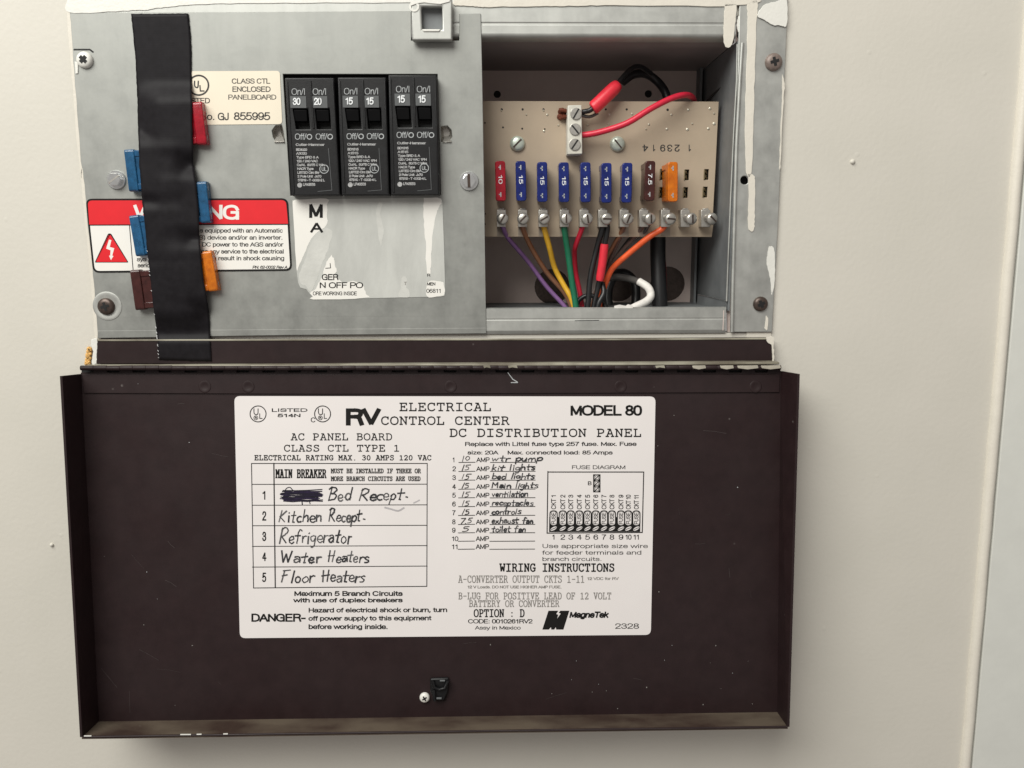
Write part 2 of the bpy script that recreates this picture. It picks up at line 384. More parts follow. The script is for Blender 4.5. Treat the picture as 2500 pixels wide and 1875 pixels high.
SANS = {k: (a, parse(v)) for k, (a, v) in {
 'A': (8, '.4,0 4,10 7.6,0|1.8,3.4 6.2,3.4'), 'B': (8, '1.2,5.2 1.2,10 4.4,10|~4.4,10 6.2,9.5 6.8,7.6 6.1,5.7 4.4,5.2|4.4,5.2 1.2,5.2 1.2,0 4.4,0|~4.4,0 6.6,.6 7.3,2.7 6.4,4.7 4.4,5.2'),
 'C': (8.6, '~7.3,7.9 6.4,9.3 4.6,10 2.2,9.2 .9,7 .9,3 2.2,.8 4.6,0 6.4,.7 7.4,2.1'), 'D': (8.6, '4.2,0 1.2,0 1.2,10 4.2,10|~4.2,10 6.7,8.9 7.8,6.4 7.8,3.6 6.7,1.1 4.2,0'),
 'E': (7.8, '6.8,10 1.2,10 1.2,0 7,0|1.2,5.3 6.4,5.3'), 'F': (7, '6.6,10 1.2,10 1.2,0|1.2,5.2 5.8,5.2'),
 'G': (9, '~7.8,7.2 6.8,9.2 4.7,10 2.2,9.2 .9,7 .9,3 2.2,.8 4.7,0 6.6,.5 7.8,1.8|7.8,0 7.8,4.9 4.8,4.9'), 'H': (8.6, '1.2,0 1.2,10|7.4,0 7.4,10|1.2,5.3 7.4,5.3'),
 'I': (3.2, '1.6,0 1.6,10'), 'J': (6.4, '~5,10 5,3 4.6,.8 2.9,0 1.1,.7 .7,3'), 'K': (8, '1.2,0 1.2,10|7,10 1.2,3.9|3.3,6 7.4,0'), 'L': (6.8, '1.2,10 1.2,0 6.4,0'),
 'M': (9.8, '1.2,0 1.2,10 4.9,.6 8.6,10 8.6,0'), 'N': (8.6, '1.2,0 1.2,10 7.4,0 7.4,10'), 'O': (9.2, '~4.6,10 2.2,9.2 .9,7 .9,3 2.2,.8 4.6,0 7,.8 8.3,3 8.3,7 7,9.2 4.6,10'),
 'P': (7.8, '1.2,0 1.2,10 4.8,10|~4.8,10 6.6,9.3 7.1,7.3 6.5,5.2 4.8,4.5|4.8,4.5 1.2,4.5'), 'R': (8.4, '1.2,0 1.2,10 4.8,10|~4.8,10 6.6,9.5 7.2,7.6 6.5,5.8 4.8,5.2|4.8,5.2 1.2,5.2|~4.8,5.2 6.4,4.4 7,2.4 7.6,0'),
 'S': (7.8, '~6.8,7.4 6.2,9.3 3.9,10 1.6,9.3 1.1,7.4 2.1,5.9 4.6,5 6.6,4 7,2.3 6,.6 3.9,0 1.5,.7 .8,2.8'), 'T': (7.4, '.3,10 7.1,10|3.7,10 3.7,0'),
 'U': (8.6, '1.2,10 1.2,3.4|~1.2,3.4 2.2,.8 4.3,0 6.4,.8 7.4,3.4|7.4,3.4 7.4,10'), 'V': (7.8, '.4,10 3.9,0 7.4,10'), 'W': (11.4, '.4,10 2.9,0 5.7,10 8.5,0 11,10'),
 'X': (7.8, '.6,10 7.2,0|7.2,10 .6,0'), 'Y': (7.8, '.4,10 3.9,4.3 7.4,10|3.9,4.3 3.9,0'),
 '0': (6.8, '~3.4,10 1.6,9.2 .8,6.8 .8,3.2 1.6,.8 3.4,0 5.2,.8 6,3.2 6,6.8 5.2,9.2 3.4,10'), '1': (6, '1.2,7.6 2.6,8.3 3.8,10 3.8,0'),
 '2': (6.8, '~.9,7.2 1.5,9.3 3.4,10 5.4,9.2 5.9,7.2 4.9,4.9 2.4,2.6 .8,0|.8,0 6,0'), '3': (6.8, '~.9,7.6 1.8,9.5 3.4,10 5.2,9.2 5.6,7.4 4.8,5.7 2.8,5.3|~2.8,5.3 5.2,4.8 6.1,2.8 5.2,.7 3.3,0 1.5,.6 .7,2.6'),
 '4': (6.8, '4.6,0 4.6,10 .5,3 6.4,3'), '5': (6.8, '5.7,10 1.6,10 1,4.8|~1,5 3.4,6.5 5.4,5.4 6.1,3.2 5.2,.8 3.3,0 1.5,.3 .6,1.5'),
 '6': (6.8, '~5.8,7.7 5,9.5 3.4,10 1.6,8.8 .8,5.8 .9,2.6 1.9,.5 3.5,0 5.3,.9 6,3.1 5.2,5.4 3.5,6.2 1.6,5.3 .9,3.5'), '7': (6.8, '.8,10 6,10|~6,10 3.6,6 2.4,0'),
 '8': (6.8, '~3.4,10 1.6,9.3 1.3,7.5 2,5.9 3.4,5.3 5,4.6 6,2.7 5.2,.7 3.4,0 1.6,.7 .8,2.7 1.8,4.6 3.4,5.3 4.8,5.9 5.5,7.5 5.2,9.3 3.4,10'),
 '9': (6.8, '~1,2.3 1.8,.5 3.4,0 5.2,1.2 6,4.2 5.9,7.4 4.9,9.5 3.3,10 1.5,9.1 .8,6.9 1.6,4.6 3.3,3.8 5.2,4.7 5.9,6.5'),
 'a': (6.6, '~1,5.4 1.8,6.9 3.5,7.3 5,6.7 5.4,5.2|5.4,5.4 5.4,1.2 6.1,.1|~5.4,3.9 3.2,3.6 1.2,3 .8,1.6 1.6,.2 3.2,0 4.8,.9 5.4,2.6'), 'b': (6.8, '1.1,10 1.1,0|~1.1,4.6 2,6.8 3.6,7.3 5.3,6.4 6,3.7 5.3,.9 3.6,0 2,.5 1.1,2.6'),
 'c': (6, '~5.1,5.7 4.5,6.9 3.2,7.3 1.5,6.4 .8,3.7 1.5,.9 3.2,0 4.5,.4 5.2,1.6'), 'd': (6.8, '5.7,10 5.7,0|~5.7,4.6 4.8,6.8 3.2,7.3 1.5,6.4 .8,3.7 1.5,.9 3.2,0 4.8,.5 5.7,2.6'),
 'e': (6.7, '.9,3.8 5.9,3.8|~5.9,3.8 5.3,6.4 3.4,7.3 1.6,6.4 .8,3.7 1.5,.9 3.4,0 5,.3 5.7,1.4'), 'f': (3.6, '~3.5,9.8 2.3,9.8 1.8,8.6 1.7,7|1.7,8 1.7,0|.3,6.9 3.3,6.9'),
 'g': (6.8, '~5.7,4.6 4.8,6.8 3.2,7.3 1.5,6.4 .8,3.7 1.5,.9 3.2,0 4.8,.5 5.7,2.6|5.7,7.2 5.7,-.5|~5.7,-.5 5.2,-2.4 3.4,-2.8 1.4,-2.2'), 'h': (6.7, '1.1,10 1.1,0|~1.1,4.4 2.2,6.7 3.8,7.3 5.3,6.5 5.6,4.6|5.6,4.8 5.6,0'),
 'i': (2.8, '1.4,6.5 1.4,0|1.4,9.5 1.4,9.9'), 'k': (6.2, '1.1,10 1.1,0|5.4,7.2 1.1,2.7|2.6,4.4 5.8,0'), 'l': (2.8, '1.4,10 1.4,0'),
 'm': (10, '1.1,7.2 1.1,0|~1.1,4.6 2,6.8 3.3,7.3 4.6,6.6 5,4.8|5,5 5,0|~5,4.6 5.9,6.8 7.2,7.3 8.5,6.6 8.9,4.8|8.9,5 8.9,0'), 'n': (6.7, '1.1,7.2 1.1,0|~1.1,4.4 2.2,6.7 3.8,7.3 5.3,6.5 5.6,4.6|5.6,4.8 5.6,0'),
 'o': (6.8, '~3.4,7.3 1.6,6.4 .8,3.7 1.6,.9 3.4,0 5.2,.9 6,3.7 5.2,6.4 3.4,7.3'), 'p': (6.8, '1.1,7.2 1.1,-2.8|~1.1,4.6 2,6.8 3.6,7.3 5.3,6.4 6,3.7 5.3,.9 3.6,0 2,.5 1.1,2.6'),
 'q': (6.8, '5.7,7.2 5.7,-2.8|~5.7,4.6 4.8,6.8 3.2,7.3 1.5,6.4 .8,3.7 1.5,.9 3.2,0 4.8,.5 5.7,2.6'), 'r': (4.2, '1.1,7.2 1.1,0|~1.1,4.2 1.9,6.4 3.9,7.1'),
 's': (6.2, '~5.2,5.4 4.6,6.8 3.1,7.3 1.6,6.9 1,5.6 1.9,4.4 3.3,3.9 4.8,3.3 5.4,2 4.6,.4 3.1,0 1.4,.4 .8,2'), 't': (3.8, '1.7,9.4 1.7,1.2 3.2,.1|.3,7 3.3,7'),
 'u': (6.7, '1.1,7.2 1.1,2.6|~1.1,2.8 1.6,.8 3,0 4.6,.6 5.7,2.8|5.7,7.2 5.7,0'), 'v': (6, '.3,7.2 3,0 5.7,7.2'), 'w': (9, '.3,7.2 2.3,0 4.5,7.2 6.7,0 8.7,7.2'),
 'x': (6, '.5,7.2 5.5,0|5.5,7.2 .5,0'), 'y': (6, '.3,7.2 3.1,0|~5.8,7.2 3.1,0 2.2,-2.3 .8,-2.8'), 'z': (6, '.7,7.2 5.2,7.2 .6,0 5.4,0'),
 '.': (3, '1.2,.3 1.8,.3'), ',': (3, '1.6,.8 1,-1.6'), ':': (3, '1.2,.4 1.8,.4|1.2,6.2 1.8,6.2'), '-': (4.4, '.6,3.9 3.8,3.9'), '/': (3.6, '.2,-.2 3.4,10.2'), '&': (8, '~7,0 3.4,4.6 1.8,7.6 3,9.8 4.8,8.8 4.2,6.6 1.4,3.8 1.2,1.2 3.2,0 5.4,1 6.6,4'), ')': (4, '~.8,10.6 2.6,7.6 2.6,.8 .8,-2.4'), ' ': (3.4, '')}.items() if v}
SANS[' '] = (3.4, [])
SLAB = {k: parse(v) for k, v in {
 'A': '1.4,10 3.3,10 5.3,0|2.9,10 .8,0|0,0 2,0|4.1,0 6,0|1.6,3.6 4.5,3.6',
 'B': '.4,10 1.3,10 1.3,0 .4,0|~1.3,10 3.4,10 4.8,9.2 4.9,7.3 4.2,5.7 3,5.4 1.3,5.4|~3,5.4 4.6,4.9 5.4,3.2 5,1 3.6,0 1.3,0',
 'C': '~5.2,7.4 4.9,9 3.3,10.1 1.6,9.4 .6,7.2 .5,4.4 1,1.6 2.5,0 4.2,.2 5.4,1.8|5.2,10 5.2,7.2',
 'D': '.4,10 1.3,10 1.3,0 .4,0|~1.3,10 3.2,10 4.8,8.8 5.5,6.4 5.5,3.6 4.8,1.2 3.2,0 1.3,0',
 'E': '.3,10 5.1,10 5.1,7.8|1.3,10 1.3,0|.3,0 5.4,0 5.4,2.4|1.3,5.3 3.7,5.3|3.7,6.4 3.7,4.1',
 'F': '.4,10 5.4,10 5.4,7.8|1.4,10 1.4,0|.4,0 2.9,0|1.4,5.2 3.9,5.2|3.9,6.4 3.9,4',
 'G': '~5,7.6 4.6,9.2 3.2,10.1 1.6,9.4 .6,7.2 .5,4.4 1,1.6 2.5,0 4,.1 5.2,1|5,10 5,7.6|5.2,1 5.2,4.4|3.4,4.4 5.8,4.4',
 'H': '.4,10 1.9,10|1.1,10 1.1,0|.4,0 1.9,0|4.1,10 5.6,10|4.9,10 4.9,0|4.1,0 5.6,0|1.1,5.2 4.9,5.2',
 'I': '.9,10 5.1,10|3,10 3,0|.9,0 5.1,0',
 'K': '.4,10 2,10|1.2,10 1.2,0|.4,0 2,0|3.9,10 5.5,10|4.8,10 1.2,4.6|~2.3,6.2 3.6,4.8 4.5,2.6 5.1,0 5.7,0',
 'L': '.4,10 2.7,10|1.5,10 1.5,0|.4,0 5.3,0 5.3,3',
 'M': '0,10 1.1,10 3,4.2 4.9,10 6,10|.9,10 .9,0|5.1,10 5.1,0|.1,0 1.9,0|4.1,0 5.9,0',
 'N': '.2,10 1.2,10 4.9,.2|1.1,10 1.1,0|.3,0 2,0|4.9,0 4.9,10|4,10 5.8,10',
 'O': '~3,10.1 1.3,9.2 .4,6.8 .4,3.2 1.3,.8 3,-.1 4.7,.8 5.6,3.2 5.6,6.8 4.7,9.2 3,10.1',
 'P': '.4,10 1.4,10 1.4,0|.4,0 2.9,0|~1.4,10 3.4,10 4.9,9.1 5.2,7.3 4.8,5.4 3.4,4.5 1.4,4.4',
 'R': '.4,10 1.2,10 1.2,0|.4,0 2.2,0|~1.2,10 3.2,10 4.6,9.1 4.8,7.5 4.3,5.8 3,5.1 1.2,5|~3,5.1 4,4 4.7,1.8 5.2,0 5.9,0',
 'S': '~4.9,8 4.3,9.5 3,10.1 1.5,9.5 1,7.9 1.6,6.2 3.2,5.4 4.7,4.4 5.2,2.6 4.6,.8 3.1,-.1 1.6,.3 .8,1.9|4.9,10 4.9,7.8|.8,0 .8,2.4',
 'T': '.5,7.5 .5,10 5.5,10 5.5,7.5|3,10 3,0|1.6,0 4.4,0',
 'U': '0,10 2,10|4,10 6,10|~1,10 1,3.4 1.5,1 3,-.1 4.5,1 5,3.4 5,10',
 'V': '0,10 1.9,10|4.1,10 6,10|.9,10 3,0 5.1,10',
 'W': '0,10 1.7,10|4.3,10 6,10|.7,10 1.5,0 3,6.4 4.5,0 5.3,10',
 'X': '.3,10 2,10|4,10 5.7,10|1.1,10 5,0|4.9,10 1,0|.2,0 2,0|4,0 5.8,0',
 'Y': '.2,10 2,10|4,10 5.8,10|1.1,10 3,5 4.9,10|3,5 3,0|1.7,0 4.3,0',
 '0': '~3,10.1 1.6,9 1,6.6 1,3.4 1.6,1 3,-.1 4.4,1 5,3.4 5,6.6 4.4,9 3,10.1',
 '1': '1.2,8.7 3,10 3,0|1,0 5,0', '2': '~1,7.6 1.5,9.4 3,10.1 4.6,9.3 5,7.4 4.2,5.2 .9,0|.9,0 5.1,0 5.1,1.3',
 '3': '~1.1,8.6 2.2,9.9 3.8,9.8 4.8,8.3 4.4,6.3 2.8,5.4|~2.8,5.4 4.6,4.8 5.3,3 4.6,.8 2.8,-.1 .8,1',
 '4': '4,0 4,10 .8,3 5.2,3|3,0 5,0', '5': '4.8,10 1.5,10 1.4,5.4|~1.4,5.4 3.2,6.3 4.8,5.2 5.2,3.2 4.4,.8 2.6,-.1 .8,1',
 '-': '.9,4.8 5.1,4.8', '.': '2.7,0 3.3,0', ':': '2.7,.6 3.3,.6|2.7,5.6 3.3,5.6', ' ': ''} .items() if v}
def slab(mb, s, x0, x1, ytop, ybase, wd, mat, h, f=P, dy=0.0):
    """typewriter lettering, one fixed pitch per character"""
    adv = (x1-x0)/(len(s)-.12)
    for i, ch in enumerate(s):
        for pl in SLAB.get(ch, []):
            pts = [(x0+adv*(i+.02)+p[0]/6*adv*.86, ybase+(ytop-ybase)*p[1]/10+dy*i/len(s)) for p in pl]
            stroke(mb, pts, wd*1.22, mat, h, f)
HAND = {k: (wdt, parse(v)) for k, (wdt, v) in {
 'B': (6.5, '1,0 2.2,10|~.8,8.6 2.4,10.2 5,9.6 5.2,7.6 3.8,5.8 2,5.3|~2,5.3 4.6,5 5.6,3 4.2,.8 1,.1'),
 'K': (6.5, '1.6,10 .9,0|5,9.4 1.2,4.7|1.2,4.7 2.8,3.4 5.2,.2'), 'R': (7, '1.8,10 .7,0|~1,8.8 3,10.4 5.3,9.3 5,7 3.4,5.3 1.6,4.8|1.8,4.8 5.4,.3'),
 'F': (6.5, '1.3,9.4 .9,0|1.3,9.3 6,10|1,5.2 4.6,6'), 'W': (8, '.6,10 2,0 4,7.4 5.4,.4 7.8,10'),
 'H': (6.5, '1.4,10 1,0|5,10.3 4.6,0|.4,5.2 6,5.9'), 'M': (7.5, '.8,0 1.3,8.5 3.6,3.6 6.2,8.8 6.2,0'),
 'a': (5, '~1,4.6 2.4,5.4 4,4.6 4.2,2.6 4.5,.1|~4.1,3 2.4,3.2 .9,2 1.4,.3 3,.3 4.1,1.8'), 'b': (5, '.9,9.6 .8,.2|~.9,3.6 2.4,5.2 4.3,4 4.2,1.4 2.4,0 .8,.9'),
 'c': (4.4, '~3.9,4.6 2.4,5.2 .9,3.8 .8,1.6 2.2,.2 3.9,.8'), 'd': (5.2, '~4,4.2 2.4,5 .8,3.6 1,1 2.6,.2 4.2,1.8|4.8,9.6 4.2,.2'),
 'e': (4.6, '~.9,2.6 3.8,3 3.6,4.9 2,5.3 .8,3.6 1,1.2 2.6,.1 4.2,1'), 'f': (5, '~4.8,8.6 3.6,9.6 2.6,8.4 2.3,4 2.2,-.6|.4,5 4.6,5.4'),
 'g': (5, '~4,4.6 2.4,5.4 .8,4 1.2,1.6 2.8,1 4,2.6|~4.1,5 4.2,1 3.9,-2.8 2.4,-3.9 1.2,-2.6'), 'h': (5, '1.1,9.8 .8,0|~.9,3.2 2.4,5 3.8,4.4 4,2 4.1,0'),
 'i': (2.4, '1.2,4.9 1.2,0|1.2,7.2 1.5,7.6'), 'k': (4.8, '1,9.6 .8,0|3.9,5 1,2.2 4.2,.1'), 'l': (2.6, '1.5,10 1.1,0'),
 'm': (7, '.8,5 .8,0|~.8,3 2.2,5 3.2,4 3.4,0|~3.4,3 4.8,5 6,4 6.2,0'), 'n': (5, '.9,5 .8,0|~.8,2.8 2.2,4.9 3.6,4.5 4.1,2.4 4.2,0'),
 'o': (4.8, '~2.4,5.2 .9,4 .8,1.4 2.3,.1 4,1.4 4,4 2.4,5.2'), 'p': (5, '1.2,5 .6,-4|~1,3.6 2.6,5.4 4.4,4.2 4.2,1.6 2.6,.4 1,1.2'),
 'r': (4, '1,5 .9,0|~1,2.8 1.9,4.8 3.8,5'), 's': (4.4, '~3.9,4.9 2.2,5.4 1,4.2 2.4,2.9 3.8,1.8 2.8,.2 .7,.4'),
 't': (4.4, '2.3,9 2,.3|.3,5.2 4.4,5.7|2,.3 3,.1'), 'u': (5, '~1,5 .8,1.8 1.8,.2 3.4,.6 4,2.6|4.2,5 4.2,0'), 'v': (4.6, '.6,5 2.2,.1 4.2,5'),
 'w': (6.4, '.6,5 1.6,.2 3.2,4 4.4,.2 6,5'), 'x': (5, '.7,5 4.2,0|4,5 .8,0'), '0': (4.5, '~2.3,9 .9,7 .9,3.6 2.3,1.8 3.8,3.6 3.8,7 2.3,9'),
 '1': (3, '2.2,9.4 1.2,0'), '5': (5, '~1.6,8.6 1.3,5.4 3,5.6 4,3.6 3.2,1 .6,.2|1.6,8.6 4.8,9'), '7': (5, '.6,8.8 4.6,9.2 1.8,0'),
 '.': (2, '.8,.2 1.2,.3'), ' ': (5, '')}.items() if v} 
HAND[' '] = (4.0, [])
def hand(mb, s, x0, x1, ytop, ybase, wd, mat, h, f=P, jit=1.3):
    tot = sum(HAND[c][0] for c in s); x = x0; k = (x1-x0)/tot
    for c in s:
        wdt, pls = HAND[c]; jy = random.uniform(-.5, .5)*jit; sc = random.uniform(.93, 1.07)
        for pl in pls:
            ang = .10+random.uniform(-.06, .08); sx = random.uniform(.86, 1.12)
            pts = [(x+p[0]*k*sx+(p[1]-2)*k*ang+random.uniform(-.26, .26)*k, ybase+(ytop-ybase)*(p[1]*sc+jy+random.uniform(-.25, .25))/10) for p in pl]
            stroke(mb, pts, wd*random.uniform(.7, 1.22), mat if random.random() < .72 else 'pen_thin', h, f)
        x += wdt*k
def ring(mb, cx, cy, r, wd, mat, h, f=P, n=28): stroke(mb, circ(cx, cy, r, n), wd, mat, h, f, close=True)

# ================================================================== the wall
W = MB()
hole = [(222, 34), (1878, 34), (1858, 812), (240, 818)]
q0 = P(222, 34); q1 = P(1862, 812)
xl, xr, zt, zb = q0.x, q1.x, q0.z, q1.z
W.prism([Vector((-1.2, 0, .9)), Vector((P(2490, 170).x, 0, .9)), Vector((P(2490, 170).x, 0, -.9)), Vector((-1.2, 0, -.9))], Vector((0, .009, 0)), 'wall',
        holes=[[Vector((xl, 0, zt)), Vector((xr, 0, zt)), Vector((xr, 0, zb)), Vector((xl, 0, zb))]])
wall = obj('wall', W); tag(wall, 'cream painted wall with fine roller texture around the electrical panel', 'wall', kind='structure')
# corner bead and casing at the right
XB = P(2490, 170).x; XC = XB+.0052
T = MB()
prof = [(XB-.0002, .0005), (XB-.0001, -.0016), (XB+.0012, -.0030), (XB+.0030, -.0032), (XB+.0044, -.0022), (XB+.0052, -.0002), (XB+.0052, .0005)]
zz = [-.9+1.8*i/120 for i in range(121)]
vs = []
for z in zz:
    j = random.uniform(-.00018, .00018)
    for x, y in prof: vs.append((x+j, y+random.uniform(-.00008, .00008), z))
n = len(prof); T.add(vs, [[i*n+k, i*n+k+1, (i+1)*n+k+1, (i+1)*n+k] for i in range(120) for k in range(n-1)], 'paint_cream')
tr = obj('wall_trim', T, smooth=60); tag(tr, 'narrow painted bead running down the wall at the right edge', 'trim')
T = MB(); T.box(XC+.0006, 1.2, -.0016, .008, -.9, .9, 'trim')
tr = obj('door_casing', T, bev=.6); tag(tr, 'pale flat painted casing right of the wall bead', 'door casing')

# ================================================================== electrical panel
panel = thing('electrical_panel', 'galvanised electrical control panel set in the wall with its brown door hanging open', 'electrical panel', P(1050, 880, 0))
def dome_screw(name, parent, cx, cy, d, rpx, hmm, mat, slot, ang=0, slotw=.16, pitmat='pit', hexa=False, label=None, flat=False, axis=NY, f=P):
    """screw head standing on depth d; slot: 'slot', 'cross', 'both'"""
    c = f(cx, cy, d); r = (f(cx+rpx, cy, d)-c).length; mb = MB(); h = hmm*MM
    if hexa:
        mb.lathe(c, axis, [(r*1.05, 0), (r*1.05, .0006), (r*1.0, .0009)], mat)
        mb.lathe(c, axis, [(r*.80, .0005), (r*.80, h*.9), (r*.70, h)], mat, n=6)
        top = h
    elif flat:
        mb.lathe(c, axis, [(r, 0), (r, h*.8), (r*.93, h), (.0001, h)], mat); top = h
    else:
        mb.lathe(c, axis, [(r*1.0, 0), (r*1.0, h*.3), (r*.92, h*.62), (r*.75, h*.85), (r*.5, h*.97), (r*.02, h)], mat); top = h
    a1 = axis.cross(Vector((0, 0, 1))).normalized(); a2 = axis.cross(a1)
    def bar(a, L, wd):
        u = a1*math.cos(a)+a2*math.sin(a); v_ = axis.cross(u)
        q = [c+axis*(top+.00006)+u*(sx*L)+v_*(sy*wd) for sx, sy in ((-1, -1), (1, -1), (1, 1), (-1, 1))]
        mb.prism(q, -axis*(h*.5), pitmat)
    if slot in ('slot', 'both'): bar(ang, r*(.72 if not flat else .93), r*slotw*.7)
    if slot in ('cross', 'both'):
        bar(ang, r*.5, r*slotw); bar(ang+math.pi/2, r*.5, r*slotw*.98)
        mb.lathe(c+axis*(top-.0003), axis, [(r*.27, 0), (r*.27, .00043)], pitmat, n=10)
    o = obj(name, mb, parent)
    if label: o['label'] = label
    return o

# --- cover plate (with opening for the breakers, the latch slot and two lanced notches)
outer = [(168, 31), (300, 30), (600, 29), (1000, 27), (1004, 30), (1004, 99), (1121, 99), (1121, 33), (1174, 33), (1178, 200), (1183, 500), (1187, 815), (700, 819), (236, 826), (228, 700), (214, 560), (200, 430), (188, 300), (177, 150)]
opening = [(691, 181), (1068, 181), (1076, 476), (709, 478)]
nl = [(664, 318), (672, 307), (688, 305), (692, 320), (696, 347), (674, 347), (667, 336)]
nr = [(1075.5, 309), (1092, 307), (1102, 318), (1104, 334), (1096, 345), (1077, 347)]
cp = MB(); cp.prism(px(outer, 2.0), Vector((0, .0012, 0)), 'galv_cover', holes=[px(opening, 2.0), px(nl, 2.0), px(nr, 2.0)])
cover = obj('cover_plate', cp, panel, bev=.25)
# pressed dishes behind the notches
for pts, bend in ((nl, 1), (nr, -1)):
    ds = MB(); cx = sum(p[0] for p in pts)/len(pts); cy = sum(p[1] for p in pts)/len(pts)
    out0 = px(pts, .9); low = [P(cx+(x-cx)*.55, cy+(y-cy)*.5-3, -3.0) for x, y in pts]; n = len(pts)
    ds.add(out0+low, [[i, (i+1) % n, (i+1) % n+n, i+n] for i in range(n)]+[[n+i for i in range(n)]], 'tin'); obj('pressed_notch', ds, cover)
    ds = MB(); yb = max(p[1] for p in pts); x0 = min(p[0] for p in pts)+8; x1 = max(p[0] for p in pts)
    ds.prism([P(x0+2, yb-14, .2), P(x1-5, yb-14, .2), P(x1-1, yb, 2.9), P(x0-4, yb, 2.9)], Vector((0, .0006, 0)), 'tin'); obj('notch_lip', ds, cover, bev=.2)
# faint scribed crease low on the plate
cr = MB(); stroke(cr, [(300, 774), (700, 772), (1185, 770)], 2.2, 'galv_cover', 2.03); stroke(cr, [(232, 808), (1186, 801)], 1.6, 'galv', 2.03); obj('scored_line', cr, cover)

# --- screws in the cover
def oblong(cx, cy, d, rp, dx):
    mb = MB(); ring(mb, cx, cy, rp, 2.2, 'galv_in', d); return mb
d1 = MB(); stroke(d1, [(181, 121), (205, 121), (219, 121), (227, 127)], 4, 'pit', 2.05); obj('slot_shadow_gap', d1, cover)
d1 = MB(); d1.prism(px([(182, 150), (190, 152), (190, 179), (184, 180)], 2.4), Vector((0, .0005, 0)), 'paint_white'); obj('paint_chip', d1, cover, bev=.1)
dome_screw('screw', panel, 208, 147, 2.0, 20, 2.2, 'paint_white', 'cross', R(45), .22, label='white painted cross head screw at the upper left corner')
dome_screw('screw', panel, 260, 748, 2.0, 21, 2.0, 'dark_screw', 'cross', R(15), .15, label='dark cross head screw at the lower left corner')
d1 = MB(); d1.lathe(P(262, 747, 2.0), NY, [(.0068, 0), (.0068, .0002), (.0060, .0004), (.0050, .0001)], 'galv', n=32); obj('dimple_ring', d1, cover)
dome_screw('hex_bolt', panel, 285, 439, 2.0, 22, 3.4, 'zinc', 'slot', R(35), .12, hexa=True, label='bright hex head bolt at the left of the cover', pitmat='tin')
dome_screw('hex_bolt', panel, 1145, 442, 2.0, 22, 2.6, 'zinc', 'slot', R(92), .22, hexa=True, label='bright slotted hex bolt at the right edge of the cover', pitmat='dark_screw')

# --- latch bracket at the top
lb = MB(); lb.prism(px([(1003, -4), (1104, -4), (1104, 98), (1006, 98)], 7.5), Vector((0, .0045, 0)), 'galv',
                    holes=[px([(1028, 15), (1079, 15), (1080, 72), (1030, 72)], 7.5)])
bracket = obj('latch_bracket', lb, panel, bev=.7, seg=3)
lb = MB(); lb.prism(px([(1020, 5), (1088, 5), (1088, 84), (1020, 84)], 2.6), Vector((0, .0006, 0)), 'side_in'); obj('latch_recess', lb, bracket)
lb = MB(); lb.prism(px([(1030, 71), (1076, 71), (1072, 77), (1034, 77)], 8.0), Vector((0, .004, 0)), 'paint_white'); obj('latch_lip', lb, bracket, bev=.3)
lb = MB(); ring(lb, 1011, 16, 10, 5, 'paint_white', 7.8); obj('paint_drip', lb, bracket)
lb = MB(); lb.prism(px([(1000, -6), (1100, -6), (1098, 4), (1075, 10), (1050, 8), (1036, 6), (1020, 8), (1003, 14)], 7.9), Vector((0, .0005, 0)), 'paint_white'); obj('paint_smear', lb, bracket, bev=.1)

# --- top rail: front face rolling back into the box
RX0, RX1 = P(1005, 60, 1.2).x, P(1797, 60, 1.2).x
tr_ = MB(); pr = []
for yy, dd in ((-14, 0.3), (-10, 1.4), (20, 1.5), (54, 1.5), (57, 1.25), (60, 1.25), (63, 1.5), (82, 1.5), (84.5, 1.42), (87, 1.25), (89.5, .95), (92, .5), (94.5, -.1), (97, -.95), (99.5, -2), (102, -3.4), (104, -5.2), (106, -7.5)):
    p = P(1500, yy, dd); pr.append((p.y, p.z))
n = len(pr); vs = [(x, y, z) for x in (RX0, RX1) for y, z in pr]+[(x, y+.0012, z+.0004) for x in (RX0, RX1) for y, z in pr]
fs = [[i, i+1, n+i+1, n+i] for i in range(n-1)]
tr_.add(vs[:2*n], fs, 'galv'); obj('top_rail', tr_, panel, smooth=9)
# box behind
bx = MB()
XL, XR = P(230, 400, 0).x, P(1797, 110, 0).x
XR = P(1799, 110, 0).x
ZT, ZB = P(1500, 106, -7.5).z-.0002, P(1500, 760, 0).z
YB = .070
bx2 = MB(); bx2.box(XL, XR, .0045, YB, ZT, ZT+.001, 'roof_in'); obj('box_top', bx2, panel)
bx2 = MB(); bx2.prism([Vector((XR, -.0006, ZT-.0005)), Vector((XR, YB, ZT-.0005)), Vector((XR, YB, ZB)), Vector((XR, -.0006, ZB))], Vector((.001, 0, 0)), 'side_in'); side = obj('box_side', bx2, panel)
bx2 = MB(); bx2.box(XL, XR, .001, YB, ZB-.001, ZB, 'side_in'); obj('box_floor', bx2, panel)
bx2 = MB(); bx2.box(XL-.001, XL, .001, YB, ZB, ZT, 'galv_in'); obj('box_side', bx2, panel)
bk = MB()
def bcirc(cx, cy, rp, n=24): 
    c = P(cx, cy, -69); r = (P(cx+rp, cy, -69)-c).length
    return [Vector((c.x+r*math.cos(2*math.pi*k/n), .069, c.z+r*math.sin(2*math.pi*k/n))) for k in range(n)]
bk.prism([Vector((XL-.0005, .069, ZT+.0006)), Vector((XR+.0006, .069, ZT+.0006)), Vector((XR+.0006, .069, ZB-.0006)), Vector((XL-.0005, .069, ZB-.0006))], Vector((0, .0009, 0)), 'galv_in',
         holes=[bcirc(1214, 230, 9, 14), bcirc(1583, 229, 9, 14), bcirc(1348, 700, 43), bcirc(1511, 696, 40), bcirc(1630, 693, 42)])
back = obj('box_back', bk, panel)
